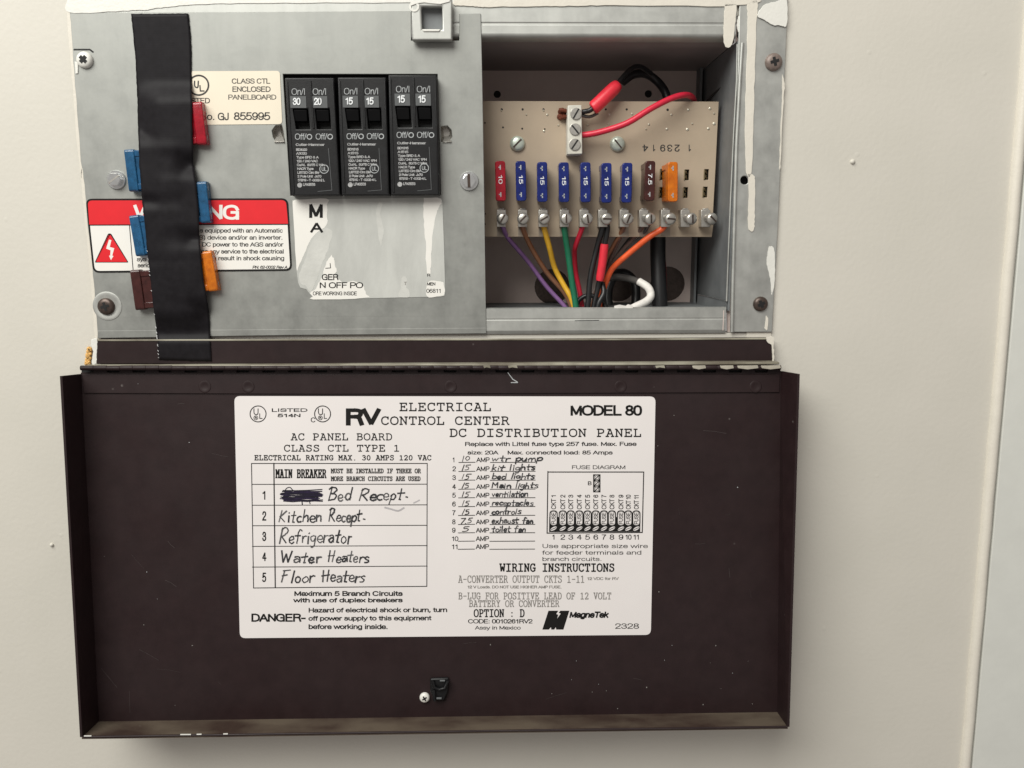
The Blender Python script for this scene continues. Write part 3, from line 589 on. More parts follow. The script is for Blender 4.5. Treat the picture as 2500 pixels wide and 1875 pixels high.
for cx, cy, r_ in ((1348, 700, 43), (1511, 696, 40), (1630, 693, 42)):
    k = MB(); c = P(cx, cy, -71); k.lathe(c+Vector((0, .004, 0)), NY, [(.010, 0), (.010, .0008)], 'dark_screw', n=28)
    r = (P(cx+r_, cy, -69)-P(cx, cy, -69)).length
    k.lathe(P(cx, cy, -69)+Vector((0, .0008, 0)), Vector((0, 1, 0)), [(r*1.02, 0), (r*1.02, .003), (r, .003), (r*.2, .0032)], 'dark_screw', n=28); obj('knockout', k, back)
k = MB(); k.box(XL-.02, XR+.02, YB+.012, YB+.013, ZB-.02, ZT+.02, 'pit'); obj('rear_void', k, panel)
# small inner channel at the right rear corner and folded tab
k = MB(); k.box(P(1690, 640, -66).x, P(1690, 640, -66).x+.0012, .060, .0689, ZB, ZT, 'side_in'); obj('inner_flange', k, panel)
k = MB(); k.prism([P(1704, 719, -50), P(1774, 735, 0), P(1776, 752, 0), P(1700, 752, -50)], Vector((0, .0006, -.0004)), 'side_in'); obj('folded_tab', k, panel)
k = MB(); k.tube([P(1704, 719, -50), P(1774, 735, 0.3)], .00022, 'zinc', 8); obj('tab_edge', k, panel)

# --- bottom lip of the box
bl = MB(); pr = []
for yy, dd in ((751, -2.5), (750, .6), (753, 1.5), (776, 1.5), (779, 1.38), (782, 1.5), (806, 1.5), (814, .9), (817, -1)):
    p = P(1500, yy, dd); pr.append((p.y, p.z))
n = len(pr); x0, x1 = P(1180, 780, 1.5).x, P(1772, 780, 1.5).x
bl.add([(x, y, z) for x in (x0, x1-.001, x1) for y, z in pr], [[j*n+i, j*n+i+1, (j+1)*n+i+1, (j+1)*n+i] for j in (0, 1) for i in range(n-1)], 'galv')
obj('bottom_lip', bl, panel, smooth=9)
k = MB(); stroke(k, [(1404, 783), (1462, 782)], 1.6, 'pit', 1.55); obj('scratch', k, panel)
k = MB(); stroke(k, [(1767, 758), (1765, 806)], 2, 'galv_in', 1.55); obj('lip_crease', k, panel)
k = MB(); k.prism(px([(1186, 815), (1776, 815), (1776, 828), (232, 834), (232, 824)], -2), Vector((0, .002, 0)), 'pit'); obj('dark_gap', k, panel)
k = MB(); k.prism(px([(1500, 747), (1513, 744), (1528, 747), (1534, 743), (1545, 746), (1545, 752), (1500, 752)], 1.2), Vector((0, .001, 0)), 'whitew'); obj('paint_crumb', k, panel)

# --- right flange: outer face, rounded inner corner, edge strips
fl = MB()
fl.prism(px([(1806, -8), (1924, -8), (1911, 300), (1899, 560), (1885, 811), (1786, 811), (1790, 560), (1798, 300)], 1.6), Vector((0, .0012, 0)), 'galv',
         holes=[px(circ(1818, 440, 10.5, 18), 1.6)])
flange = obj('side_flange', fl, panel, bev=.3)
k = MB(); k.tube([P(1812, 105, 1.6), P(1806, 200, 1.7), P(1798, 350, 1.7), P(1794, 500, 1.7), P(1789, 700, 1.7), P(1787, 810, 1.7)], .0009, 'galv', 10); obj('rolled_edge', k, flange, smooth=80)
k = MB(); k.tube([P(1800, 108, 1.0), P(1798, 200, 1), P(1791, 330, 1), P(1784, 480, 1), P(1777, 650, 1), P(1774, 735, 1)], .00042, 'galv', 8); obj('bright_edge', k, panel, smooth=80)
k = MB(); k.prism(px([(1799, 108), (1806, 108), (1786, 812), (1776, 812), (1775, 735)], -1.5), Vector((0, .001, 0)), 'galv_in'); obj('edge_web', k, panel)
k = MB(); k.lathe(P(1818, 440, .2), NY, [(.0026, -.004), (.0026, -.0035)], 'pit', n=16); obj('hole_back', k, flange)
# paint on the flange
def smear(pts, d, parent, mat='paint_cream', th=.4, name='paint_run', bev=.15):
    pts = [tuple(p) for p in catmull(list(pts)+[pts[0]], 7)][:-1]
    pts = [(x+random.uniform(-.6, .6), y+random.uniform(-.6, .6)) for x, y in pts]
    k = MB(); pts = [(x+random.uniform(-.7, .7), y+random.uniform(-.7, .7)) for x, y in pts]; k.prism(px(pts, d+th), Vector((0, th*.8*MM, 0)), mat); return obj(name, k, parent, bev=bev)
smear([(1824, 6), (1850, 4), (1847, 60), (1843, 180), (1840, 300), (1836, 418), (1822, 420), (1819, 300), (1823, 160), (1825, 60)], 1.6, flange)
smear([(1826, 424), (1838, 426), (1844, 445), (1843, 520), (1841, 560), (1830, 563), (1826, 540), (1828, 470)], 1.6, flange)
smear([(1852, 28), (1870, 10), (1900, 2), (1921, -4), (1921, 60), (1905, 62), (1885, 60), (1865, 48), (1850, 40)], 1.8, flange, 'paint_white', .5, 'paint_patch')
smear([(1877, 600), (1890, 610), (1892, 680), (1884, 720), (1880, 680), (1872, 640)], 1.6, flange, 'paint_white', .15, 'paint_patch')
smear([(1870, 770), (1876, 780), (1873, 805), (1867, 800)], 1.6, flange, 'paint_cream', .2, 'paint_patch')
smear([(1910, 180), (1916, 210), (1912, 260), (1906, 400), (1903, 395), (1908, 260)], 1.6, flange, 'paint_cream', .3, 'paint_patch')
smear([(1770, 6), (1797, 4), (1795, 60), (1789, 105), (1778, 116), (1768, 106), (1767, 60)], 1.6, panel, 'paint_cream', .4)
smear([(1802, 40), (1811, 38), (1812, 74), (1803, 78), (1799, 60)], 1.0, panel, 'paint_white', .4, 'paint_patch')
k = MB(); k.prism(px([(1797, -8), (1808, -8), (1808, 108), (1797, 108)], -2.5), Vector((0, .001, 0)), 'galv_in'); obj('corner_web', k, panel)
k = MB(); k.prism(px([(1801, 79), (1808, 78), (1808, 101), (1803, 95), (1799, 88)], -2.2), Vector((0, .0002, 0)), 'pit'); obj('corner_hole', k, panel)
smear([(196, 420), (203, 420), (216, 560), (229, 690), (239, 826), (232, 826), (222, 700), (209, 560)], 1.7, panel, 'paint_cream', .35, 'paint_smear')
smear([(163, 30), (170, 30), (180, 150), (190, 290), (200, 420), (195, 420), (184, 300), (172, 150)], 1.7, panel, 'paint_cream', .35, 'paint_smear')
# paint along the top and the left side of the panel
smear([(165, -6), (600, -6), (1000, -6), (1000, 6), (760, 7), (560, 9), (470, 12), (400, 18), (360, 24), (300, 27), (169, 31)], 1.9, panel, 'paint_white', .3, 'paint_smear')
smear([(1108, -6), (1796, -6), (1796, 14), (1500, 13), (1400, 15), (1320, 16), (1200, 17), (1180, 18), (1150, 15), (1108, 12)], 1.6, panel, 'paint_cream', .4, 'paint_smear')
k = MB(); k.prism(px([(168, -8), (1004, -8), (1004, 33), (168, 33)], 1.9), Vector((0, .0012, 0)), 'galv'); obj('upper_margin', k, panel, bev=.2)
dome_screw('screw', panel, 1888, 152, 1.6, 21, 2.2, 'rust_screw', 'cross', R(15), .17, label='brown painted cross head screw at the upper right')
dome_screw('screw', panel, 1856, 742, 1.6, 18, 2.0, 'dark_screw', 'cross', R(25), .2, label='dark cross head screw at the lower right')
k = MB(); k.prism(px([(1776, 811), (1823, 811), (1823, 828), (1776, 828)], -1), Vector((0, .002, 0)), 'pit'); obj('dark_slot', k, panel)
k = MB(); k.prism(px([(1823, 811), (1883, 811), (1882, 827), (1823, 827)], .6), Vector((0, .001, 0)), 'paint_cream'); obj('paint_patch', k, panel)

# --- brown lower frame and ledge
lf = MB(); lf.prism(px([(237, 829), (1180, 829), (1884, 825), (1886, 889), (235, 889)], 4.0), Vector((0, .005, 0)), 'brown')
frame = obj('lower_frame', lf, panel, bev=.5)
k = MB(); k.tube([P(238, 831, 4.0), P(700, 830, 4), P(1180, 829, 4), P(1500, 829, 4), P(1884, 827, 4)], .00045, 'ledge', 8); obj('edge_highlight', k, frame)  # pale bead painting the bright highlight along the frame's upper edge
k = MB()
zl = P(1050, 885, 3.9).z
pts = [(212, 0), (1893, 0)]
yA, yB = -.0039, -.0096
xa, xb = P(205, 890, 8).x, P(1900, 890, 8).x
k.box(xa, xb, yB, yA, zl-.0012, zl, 'ledge'); obj('hinge_ledge', k, frame, bev=.3)
smear([(222, 829), (237, 828), (236, 860), (235, 887), (224, 887), (227, 858), (222, 842)], 2.5, panel, 'paint_white', .6, 'paint_chip')
smear([(1870, 824), (1888, 823), (1889, 850), (1890, 882), (1886, 880), (1884, 845), (1874, 836)], 4.0, panel, 'paint_cream', .5, 'paint_chip')

# --- hinge
hp = MB(); pa, pb = P(197, 898.5, 9.2), P(1906, 897, 9.2)
hp.tube([pa, pb], .0008, 'brown', 8); hinge = obj('hinge', hp, panel)
k = MB(); k.prism(px([(199, 893), (1905, 892), (1905, 916), (199, 917)], 5.2), Vector((0, .0006, 0)), 'pit'); obj('leaf_slot_shade', k, hinge)  # hinge leaf in near-black: the slot shade is painted into its colour
NK = 54; span = (pb-pa)/NK
kn = MB(); L = span.length
kn.tube([Vector((-L*.492, 0, 0)), Vector((-L*.475, 0, 0)), Vector((L*.475, 0, 0)), Vector((L*.492, 0, 0))], [.00113, .00117, .00117, .00113], 'brown', 14)
me_a = mesh_of('hinge_knuckle', kn, Vector((0, 0, 0)), 50)
for i in range(NK):
    o = place('hinge_knuckle', me_a, hinge, pa+span*(i+.5)-wloc(hinge)+Vector((0, random.uniform(-.00008, .00008), random.uniform(-.00008, .00008))))
for i, (a, b_) in enumerate(((1690, 1722), (1758, 1790), (1800, 1850), (1858, 1905), (1180, 1196), (1240, 1262), (1600, 1622))):
    k = MB(); yv = 893
    k.prism(px([(a, yv), (b_, yv-1), (b_+2, yv+6), ((a+b_)/2, yv+(9 if i < 4 else 4)), (a+2, yv+6)], 10.9), Vector((0, .0005, 0)), 'solder' if i < 4 else 'ledge'); obj('paint_chip', k, hinge, bev=.1)

# --- the door: a shallow tray seen from inside
HR = 15.5
top_in = []; x = 200
# top edge cut back under every second knuckle
edge = []
for i in range(NK):
    a = 197+(1906-197)*i/NK; b_ = 197+(1906-197)*(i+1)/NK
    yv = 906.5 if i % 2 else 911.5
    if i % 2 == 0: edge += [(a+1, 909.5), (b_-1, 909.5)]
    else: edge += [(a+1, 903), (b_-1, 903)]
outl = edge+[(1908, 912), (1899, 1741), (240, 1764), (196, 915)]
dp = MB(); dp.prism(px(outl, 0, PD), -DN*.0012, 'brown'); door = obj('door', dp, panel, smooth=30)
door['label'] = 'dark brown panel door hanging open below the box'
# reinforcing strip along the hinge
k = MB(); k.prism(px([(201, 914), (1904, 914), (1903, 958), (800, 962), (204, 960)], .7, PD), -DN*.0005, 'brown'); obj('hinge_leaf', k, door, bev=.2)
for cx in (606, 1515, 1845, 500, 1100):
    k = MB(); k.lathe(PD(cx, 944, .7), DN, [(.0030, 0), (.0028, .0002), (.0022, .0003), (.0015, .00005)], 'brown', n=20); obj('spot_weld', k, door)
th = .0011
def flange_(name, a, b_, ra, rb, mat, off):
    """side of the tray: a,b base pixels on the back sheet, ra,rb rim pixels"""
    A, B = PD(*a, -.2), PD(*b_, -.2); RA, RB = PD(*ra, HR), PD(*rb, HR)
    k = MB(); k.prism([A, B, RB, RA], off, mat); return obj(name, k, door)
flange_('door_side', (199, 913), (242, 1762), (152, 918), (201, 1799.5), 'brown', Vector((-th, 0, 0)))
flange_('door_side', (1906, 906), (1897, 1739), (1947, 913), (1922, 1774.5), 'brown', Vector((th, 0, 0)))
flange_('door_bottom_side', (241, 1761), (1898, 1738), (199.5, 1799), (1923.5, 1774), 'brown_dusty', DDN*th)
k = MB(); k.tube([PD(203, 1799, HR+.1), PD(700, 1791.5, HR+.1), PD(1400, 1781.5, HR+.1), PD(1921, 1774.5, HR+.1)], .0005, 'brown', 8); obj('rim_bead', k, door, smooth=80)
for a, b_ in ((205, 223), (440, 466), (480, 492), (545, 556)):
    k = MB(); yv = 1798.5-(a-202)*.0146
    k.prism([PD(a, yv-2.5, HR+.7), PD(b_, yv-2.7, HR+.7), PD(b_, yv-.4, HR+.7), PD(a, yv-.2, HR+.7)], -DN*.0003, 'paint_white'); obj('bare_edge', k, door)
# screw and latch
dome_screw('door_screw', door, 1037, 1702, .3, 12.5, 1.8, 'paint_white', 'cross', R(30), .13, axis=DN, f=PD, label='small white cross head screw beside the latch')
lt = MB(); q = lambda a, h: px(a, h, PD)
lt.prism(q([(1050, 1657), (1096, 1655), (1094, 1690), (1085, 1712), (1062, 1712), (1050, 1690)], 2.0), -DN*.0018, 'black'); latch = obj('door_latch', lt, door, bev=.8, seg=3)
lt = MB(); lt.tube(q([(1056, 1661), (1060, 1678), (1072, 1684), (1086, 1680), (1094, 1662)], 3.2), .0008, 'black', 10); lt.tube(q([(1060, 1684), (1060, 1706), (1062, 1711)], 3), .0008, 'black', 8)
lt.tube(q([(1074, 1662), (1086, 1662)], 3.4), .0005, 'plate', 8); lt.tube(q([(1066, 1705), (1078, 1705)], 3.0), .0006, 'plate', 8); obj('door_latch', lt, door, smooth=80)
k = MB(); stroke(k, [(1240, 910), (1252, 926), (1262, 932), (1264, 934), (1248, 934)], 2.2, 'print_dim', .9, PD); obj('scratch', k, door)
k = MB()
for _ in range(60):
    sx, sy = random.uniform(230, 1880), random.uniform(925, 1735)
    if 565 < sx < 1605 and 960 < sy < 1565: continue
    if random.random() < .45: sx = random.uniform(1250, 1880); sy = random.uniform(1600, 1735)
    r_ = random.uniform(.7, 2.0)
    k.add([PD(sx+r_*math.cos(a)*random.uniform(.6, 1.2), sy+r_*math.sin(a)*random.uniform(.6, 1.2), .12 if sy > 965 else .85) for a in (0, 1.2, 2.4, 3.6, 4.9)], [[0, 1, 2, 3, 4]], 'ink_grey' if random.random() < .7 else 'print_dim')
tag(obj('dust_speck', k, door), kind='stuff')
M['scuff'] = simple('scuffed_enamel', (.042, .030, .029), .6, var=.3, sc=400)
k = MB()
for _ in range(46):
    sx, sy = random.uniform(230, 1870), random.uniform(970, 1730); an = random.choice([0, .1, -.15, 1.4, .7])+random.uniform(-.2, .2); L = random.uniform(8, 60)
    if 560 < sx+L and sx-L < 1610 and 955 < sy < 1570: continue
    stroke(k, [(sx, sy), (sx+L*.5*math.cos(an), sy+L*.5*math.sin(an)+random.uniform(-2, 2)), (sx+L*math.cos(an), sy+L*math.sin(an))], random.uniform(.5, 1.3), 'scuff', .1, PD)
tag(obj('scuff_mark', k, door), kind='stuff')

# --- big instruction label on the door
LB = MB()
H0, H1 = .28, .34
sq = [(572, 967), (1600.5, 968), (1589, 1550), (585.5, 1558)]
LB.prism(px(rrect(sq, 14), H0, PD), -DN*.0002, 'paper')
tx = lambda s, x0, x1, yt, yb, mat='ink', **k_: text(LB, s, x0, x1, yt, yb, mat, H1, PD, **k_)
sl = lambda s, x0, x1, yt, yb, wd=2.0, mat='ink', **k_: slab(LB, s, x0, x1, yt, yb, wd, mat, H1, PD, **k_)
st = lambda pts, wd=2.0, mat='ink', **k_: stroke(LB, pts, wd, mat, H1, PD, **k_)
hd = lambda s, x0, x1, yt, yb, wd=2.6, mat='marker', **k_: hand(LB, s, x0, x1, yt, yb, wd*1.12, mat, H1+.05, PD, **k_)
for cx in (630, 787.5):
    ring(LB, cx, 1010.5, 19.5, 2.2, 'ink', H1, PD)
    st([tuple(p) for p in catmull([(cx-10, 998), (cx-10, 1007), (cx-8, 1011), (cx-4, 1012), (cx-.5, 1010), (cx, 998)], 4)], 2.0)
    st([(cx+4, 1010), (cx+4, 1021.5), (cx+10, 1021.5)], 1.8); ring(LB, cx-5.5, 1020, 5, 1.3, 'ink', H1, PD, 14); tx('R', cx-8, cx-3, 1017, 1023)
tx('C', 759, 770, 1019, 1031)
tx('LISTED', 663, 750, 997, 1005.5, bold=.03); tx('514N', 678, 734, 1010, 1018.5, bold=.04)
tx('RV', 843, 927, 997, 1039, bold=.036)
sl('ELECTRICAL', 975, 1199, 984.5, 1002.5, 2.5); sl('CONTROL CENTER', 930, 1243, 1018, 1036, 2.5)
sl('AC PANEL BOARD', 710, 957, 1059, 1074); sl('CLASS CTL TYPE 1', 693, 976, 1087, 1101.5)
sl('ELECTRICAL RATING MAX. 30 AMPS 120 VAC', 621, 1053, 1112, 1123, 1.8)
st([(614, 1131.5), (1043, 1131.5), (1042, 1431.5), (619, 1435.5), (614, 1131.5)], 2.0)
for yl, yr in ((1182.5, 1182), (1233.5, 1232.5), (1283.5, 1282.5), (1334, 1332), (1384.5, 1382)): st([(616, yl), (1043, yr)], 1.8)
st([(668.5, 1131), (672, 1435)], 2.8)
sl('MAIN BREAKER', 673, 796, 1147, 1166, 2.6)
sl('MUST BE INSTALLED IF THREE OR', 808, 1027, 1145, 1154.6, 1.8, 'ink_mid'); sl('MORE BRANCH CIRCUITS ARE USED', 808, 1026, 1164, 1173.5, 1.8, 'ink_mid')
for s_, yt, yb in (('1', 1198, 1220), ('2', 1248, 1271), ('3', 1298, 1321), ('4', 1348, 1370), ('5', 1398, 1421)): tx(s_, 640.5, 649.5, yt, yb)
# scribbled out word
for i in range(24):
    y = 1197+i*1.15; st([(684+random.uniform(-1, 12), y+random.uniform(-1.5, 1.5)), (715, y+random.uniform(-2, 2)), (750, y+random.uniform(-2, 2)), (781+random.uniform(-9, 7), y+random.uniform(-2, 2))], random.uniform(2.0, 3.4), random.choice(['marker_dark', 'marker_dark', 'pen_purple']))
st([tuple(p) for p in catmull([(695, 1199), (700, 1192), (708, 1190), (714, 1196)], 5)], 2.2, 'marker_dark')
st([(737, 1222), (738, 1232)], 2.6, 'marker_dark'); st([(755, 1222), (757, 1230)], 2.2, 'marker_dark')
hd('Bed', 799, 860, 1190, 1222, 3.0); hd('Recept', 876, 985, 1192, 1221, 3.0); st([(991, 1213), (995, 1214)], 3.5, 'marker')
st([tuple(p) for p in catmull([(940, 1239), (955, 1243), (972, 1247), (986, 1240)], 5)], 4, 'smudge'); st([(1010, 1228), (1024, 1221)], 3, 'smudge')
hd('Kitchen', 679, 786, 1244, 1274, 3.0); hd('Recept', 801, 882, 1243, 1273, 3.0); st([(887, 1267), (891, 1268)], 3.2, 'marker')
hd('Refrigerator', 681, 860, 1292, 1326, 3.0); hd('Water', 683, 785, 1346, 1373, 3.0); hd('Heaters', 799, 901, 1346, 1373, 3.0)
hd('Floor', 685, 768, 1392, 1421, 3.0); hd('Heaters', 784, 892, 1392, 1421, 3.0)
tx('Maximum 5 Branch Circuits', 718, 983, 1443, 1455, bold=.026); tx('with use of duplex breakers', 717, 983, 1460, 1471, bold=.026, dy=-.5)
tx('DANGER-', 613, 746, 1498, 1518, bold=.022)
tx('Hazard of electrical shock or burn, turn', 753, 1092, 1484, 1495.5, bold=.02, dy=-1); tx('off power supply to this equipment', 753, 1053, 1504, 1515.5, bold=.02, dy=-1); tx('before working inside.', 753, 947, 1524, 1536, bold=.02)
tx('MODEL 80', 1392, 1567, 989, 1015, bold=.024)
sl('DC DISTRIBUTION PANEL', 1097, 1566, 1048, 1065.5, 2.5)
tx('Replace with Littel fuse type 257 fuse. Max. Fuse', 1135, 1554, 1079, 1089, bold=.016, dy=-.5); tx('size: 20A', 1141.5, 1216, 1100, 1109.5, bold=.016); tx('Max. connected load: 85 Amps', 1239, 1495.5, 1100, 1109.5, bold=.016)
rows = [1128.5, 1150.5, 1172, 1194, 1215, 1236.5, 1258, 1280, 1300.5, 1321, 1340.5]
names = ['wtr pump', 'kit lights', 'bed lights', 'Main lights', 'ventilation', 'receptacles', 'controls', 'exhaust fan', 'toilet fan', '', '']
ends = [1324, 1308, 1305, 1314, 1290, 1302, 1272, 1303, 1285, 0, 0]; am = ['10', '15', '15', '15', '15', '15', '15', '7.5', '5', '', '']
for i, yb in enumerate(rows):
    o_ = -i*.15
    if i < 9: tx(str(i+1), 1105+o_, (1110 if i == 0 else 1113)+o_, yb-12, yb)
    else: tx(str(i+1), 1104+o_, 1120+o_, yb-11.5, yb)
    st([(1120+o_, yb+.5), (1160+o_, yb)], 1.7); tx('AMP', 1163.5+o_, 1195+o_, yb-12, yb); st([(1197+o_, yb+.5), (1307+o_, yb)], 1.7)
    if am[i]: hd(am[i], 1126 if i != 7 else 1122, 1146 if i != 7 else 1152, yb-16, yb-2, 1.9, 'ink_mid')
    if names[i]: hd(names[i], 1200, ends[i], yb-17, yb-2.5, 2.5)
tx('FUSE DIAGRAM', 1396, 1527, 1136, 1145.3, 'ink_mid')
st([(1337.6, 1152.4), (1571.5, 1152.4), (1568, 1300), (1335.6, 1301.5), (1337.6, 1151)], 2.4)
LB.sheet(px([(1448, 1158), (1466, 1158), (1466, 1202), (1448, 1202)], H1-.01, PD), 'ink')
for y in (1166, 1180, 1194):
    LB.sheet(px(circ(1457, y, 6.5, 14), H1+.05, PD), 'paper'); ring(LB, 1457, y, 4.9, 1.3, 'ink', H1+.07, PD, 14); stroke(LB, [(1453, y+4), (1461, y-4)], 2, 'ink', H1+.08, PD)
tx('B', 1435, 1444, 1175, 1184.5, bold=.01)
cx_ = [1351.5, 1374, 1393.5, 1414.3, 1434.5, 1454.5, 1474.5, 1494, 1516, 1534, 1553.6]
LB.sheet(px([(1341, 1262), (1563.5, 1262), (1563, 1298.5), (1340.5, 1299)], H1-.01, PD), 'ink')
for i, cx in enumerate(cx_):
    text(LB, 'CKT %d' % (i+1), cx-6, cx+6, 1208, 1243, 'ink', H1, PD, rot=90)
    ox = rrect([(cx-10, 1246), (cx+10, 1246), (cx+10, 1285), (cx-10, 1285)], 9); ix = rrect([(cx-7.4, 1249), (cx+7.4, 1249), (cx+7.4, 1282), (cx-7.4, 1282)], 7)
    LB.sheet(px(ox, H1+.02+.002*(i % 2), PD), 'ink'); LB.sheet(px(ix, H1+.04, PD), 'paper')
    text(LB, 'FUSE', cx-5.2, cx+5.2, 1251, 1280, 'ink', H1+.06, PD, rot=90)
    LB.sheet([PD(cx+8.5*math.cos(a)*math.cos(-.5)-3.8*math.sin(a)*math.sin(-.5), 1290.5+8.5*math.cos(a)*math.sin(-.5)+3.8*math.sin(a)*math.cos(-.5), H1+.05) for a in [k_*math.pi/6 for k_ in range(12)]], 'paper')
    stroke(LB, [(cx-6, 1293), (cx+6, 1288)], 1.6, 'ink', H1+.07, PD)
    wd_ = 11 if i < 9 else 15
    tx(str(i+1), cx-wd_/2+(2 if i == 0 else 0), cx+wd_/2-(2 if i == 0 else 0), 1305, 1317.5)
tx('Use appropriate size wire', 1324, 1581.5, 1328, 1338, 'ink_mid'); tx('for feeder terminals and', 1324, 1566, 1344, 1354, 'ink_mid'); tx('branch circuits.', 1324, 1469, 1360, 1369.5, 'ink_mid')
sl('WIRING INSTRUCTIONS', 1220, 1500, 1377, 1394.5, 2.7)
sl('A-CONVERTER OUTPUT CKTS 1-11', 1119, 1427, 1406, 1422, 1.7, 'ink_grey'); tx('12 VDC for RV', 1433, 1510, 1409, 1416, 'ink_grey')
tx('12 V Loads. DO NOT USE HIGHER AMP FUSE.', 1141, 1371, 1429.5, 1436.5, 'ink_grey')
sl('B-LUG FOR POSITIVE LEAD OF 12 VOLT', 1119, 1492, 1447.5, 1462.5, 1.7, 'ink_grey'); sl('BATTERY OR CONVERTER', 1145, 1365, 1466.5, 1481, 1.7, 'ink_grey')
sl('OPTION : D', 1157, 1280, 1488.5, 1505.5, 2.3); tx('CODE: 0010261RV2', 1143, 1300, 1511.5, 1522, bold=.014); tx('Assy in Mexico', 1160, 1271, 1528, 1537)
LB.sheet(px([(1339, 1491), (1363, 1491), (1358, 1499), (1363, 1501), (1359.5, 1511), (1369, 1498), (1364, 1496), (1368, 1491), (1390, 1491), (1375.5, 1537), (1358, 1537), (1357, 1531), (1353, 1537), (1346, 1537), (1345, 1531), (1340, 1537), (1324, 1537)], H1, PD), 'ink')
tx('MagneTek', 1389, 1484, 1493, 1508.5, bold=.032, ital=.22)
tx('2328', 1502, 1560, 1522, 1535, 'ink_mid')
lab = obj('instruction_label', LB, door); lab['label'] = 'large white printed instruction label with handwritten circuit list'

# ================================================================== labels on the cover
def label_part(name, q, r, mat, label, d=2.22):
    k = MB(); k.prism(px(rrect(q, r), d), Vector((0, .0002, 0)), mat); o = obj(name, k, cover); o['label'] = label; return o
E = MB()
E.prism(px(rrect([(440, 174), (683, 173), (689, 303), (446, 305)], 9), 2.22), Vector((0, .0002, 0)), 'paper_cream')
e = 2.28
ring(E, 485, 208, 24, 4, 'ink_mid', e); stroke(E, catmull([(475, 198), (475, 208), (478, 213), (483, 212), (484, 198)], 4), 3.2, 'ink_mid', e)
stroke(E, [(488, 209), (489, 222), (498, 222)], 3, 'ink_mid', e)
for s_, a, b_, yt, yb in (('LISTED', 452, 512, 239, 252), ('CLASS CTL', 566, 659, 191.5, 204), ('ENCLOSED', 567, 660, 211, 224), ('PANELBOARD', 557, 674, 231, 243)): text(E, s_, a, b_, yt, yb, 'ink_mid', e)
text(E, 'No.', 488, 524, 276, 293, 'ink_mid', e); text(E, 'GJ', 532, 559, 275, 293.5, 'ink_mid', e); text(E, '855995', 571, 659, 274, 293, 'ink_mid', e)
o = obj('rating_label', E, cover); o['label'] = 'cream listing label partly under the black tape'
E = MB(); wq = [(209, 485), (703, 484), (713, 661), (227, 666)]
E.prism(px(rrect(wq, 16), 2.20), Vector((0, .00018, 0)), 'ink')
def ins(q, a): return [(q[0][0]+a, q[0][1]+a), (q[1][0]-a, q[1][1]+a), (q[2][0]-a, q[2][1]-a), (q[3][0]+a, q[3][1]-a)]
E.sheet(px(rrect(ins(wq, 4.5), 12), 2.24), 'paper_warn')
top = rrect(ins(wq, 4.5), 12); 
redq = [p for p in top if p[1] < 530]
redq = redq+[(703.5, 548), (218, 549)]
# order: corner TL, TR then down
E.sheet(px(redq, 2.27), 'red')
stroke(E, [(216, 549.5), (706, 547.5)], 2.4, 'ink', 2.29); stroke(E, [(316, 550), (325, 661)], 1.8, 'ink', 2.28)
text(E, 'WARNING', 328, 585, 500, 536.5, 'paper_warn', 2.31, bold=.02)
E.sheet(px(rrect([(264, 570), (271, 570), (314, 641), (231, 641)], 3.2), 2.27), 'ink'); E.sheet(px(rrect([(265.5, 573), (269.5, 573), (311, 639.5), (234, 639.5)], 3), 2.285), 'red')
E.sheet(px([(266, 585), (272, 586), (268, 603), (279, 606), (274, 624), (277, 625), (271, 635), (266, 624), (269, 624), (270, 611), (259, 607)], 2.30), 'paper_warn')
for s_, a, b_, yb in (('s equipped with an Automatic', 488, 690, 568), ('S) device and/or an inverter.', 486, 690, 585), ('DC power to the AGS and/or', 493, 691.5, 602), ('ng any service to the electrical', 491, 693, 619), ('in result in shock causing', 516, 694, 635.5), ('inve', 333, 362, 620), ('sys', 334, 357, 638), ('serious', 336, 380, 653)):
    text(E, s_, a, b_, yb-10.5, yb, 'ink_mid', 2.28, bold=.01)
text(E, 'PN: 62-0002 Rev A', 616, 701, 648.5, 656, 'ink_mid', 2.28, ital=.2)
o = obj('warning_label', E, cover); o['label'] = 'red and white warning label crossed by the black tape'
E = MB()
def rag(pts, a=1.1):
    q = catmull([tuple(p) for p in pts]+[pts[0]], 4)[:-1]; return [(p[0]+random.uniform(-a, a), p[1]+random.uniform(-a, a)) for p in q]
torn = [(722, 487), (1070, 482), (1078, 485), (1080, 495), (1084, 600), (1087, 712), (1085, 722), (1075, 724), (764, 731), (763, 724), (752, 712), (748, 706), (740, 704), (733, 702), (728, 690), (724, 660), (718, 560), (714, 495), (716, 489)]
E.prism(px(torn, 2.20), Vector((0, .00018, 0)), 'paper_torn')
white1 = [(722, 487.5), (797, 485), (798, 500), (799, 515), (798, 530), (800, 542), (794, 553), (784, 561), (776, 566), (766, 576), (758, 586), (750, 602), (743, 620), (736, 636), (729, 650), (724, 655), (718, 560), (714.5, 495), (716.5, 490)]
E.sheet(px(rag([(796, 556), (812, 566), (806, 590), (800, 612), (790, 636), (780, 662), (770, 690), (758, 712), (748, 700), (734, 690), (731, 668), (742, 642), (752, 612), (766, 584), (782, 566)]), 2.228), 'paper_thin')
E.sheet(px(rag([(925, 492), (934, 500), (928, 520), (936, 560), (930, 600), (922, 560), (918, 520)]), 2.228), 'paper_thin')
E.sheet(px(rag(white1, .5), 2.24), 'paper_warn')
E.sheet(px(rag([(1034, 484), (1068, 483), (1076, 486), (1078, 495), (1072, 505), (1066, 520), (1058, 560), (1054, 600), (1052, 640), (1050, 670), (1044, 668), (1040, 640), (1040, 600), (1036, 560), (1034, 520)]), 2.235), 'paper_warn')
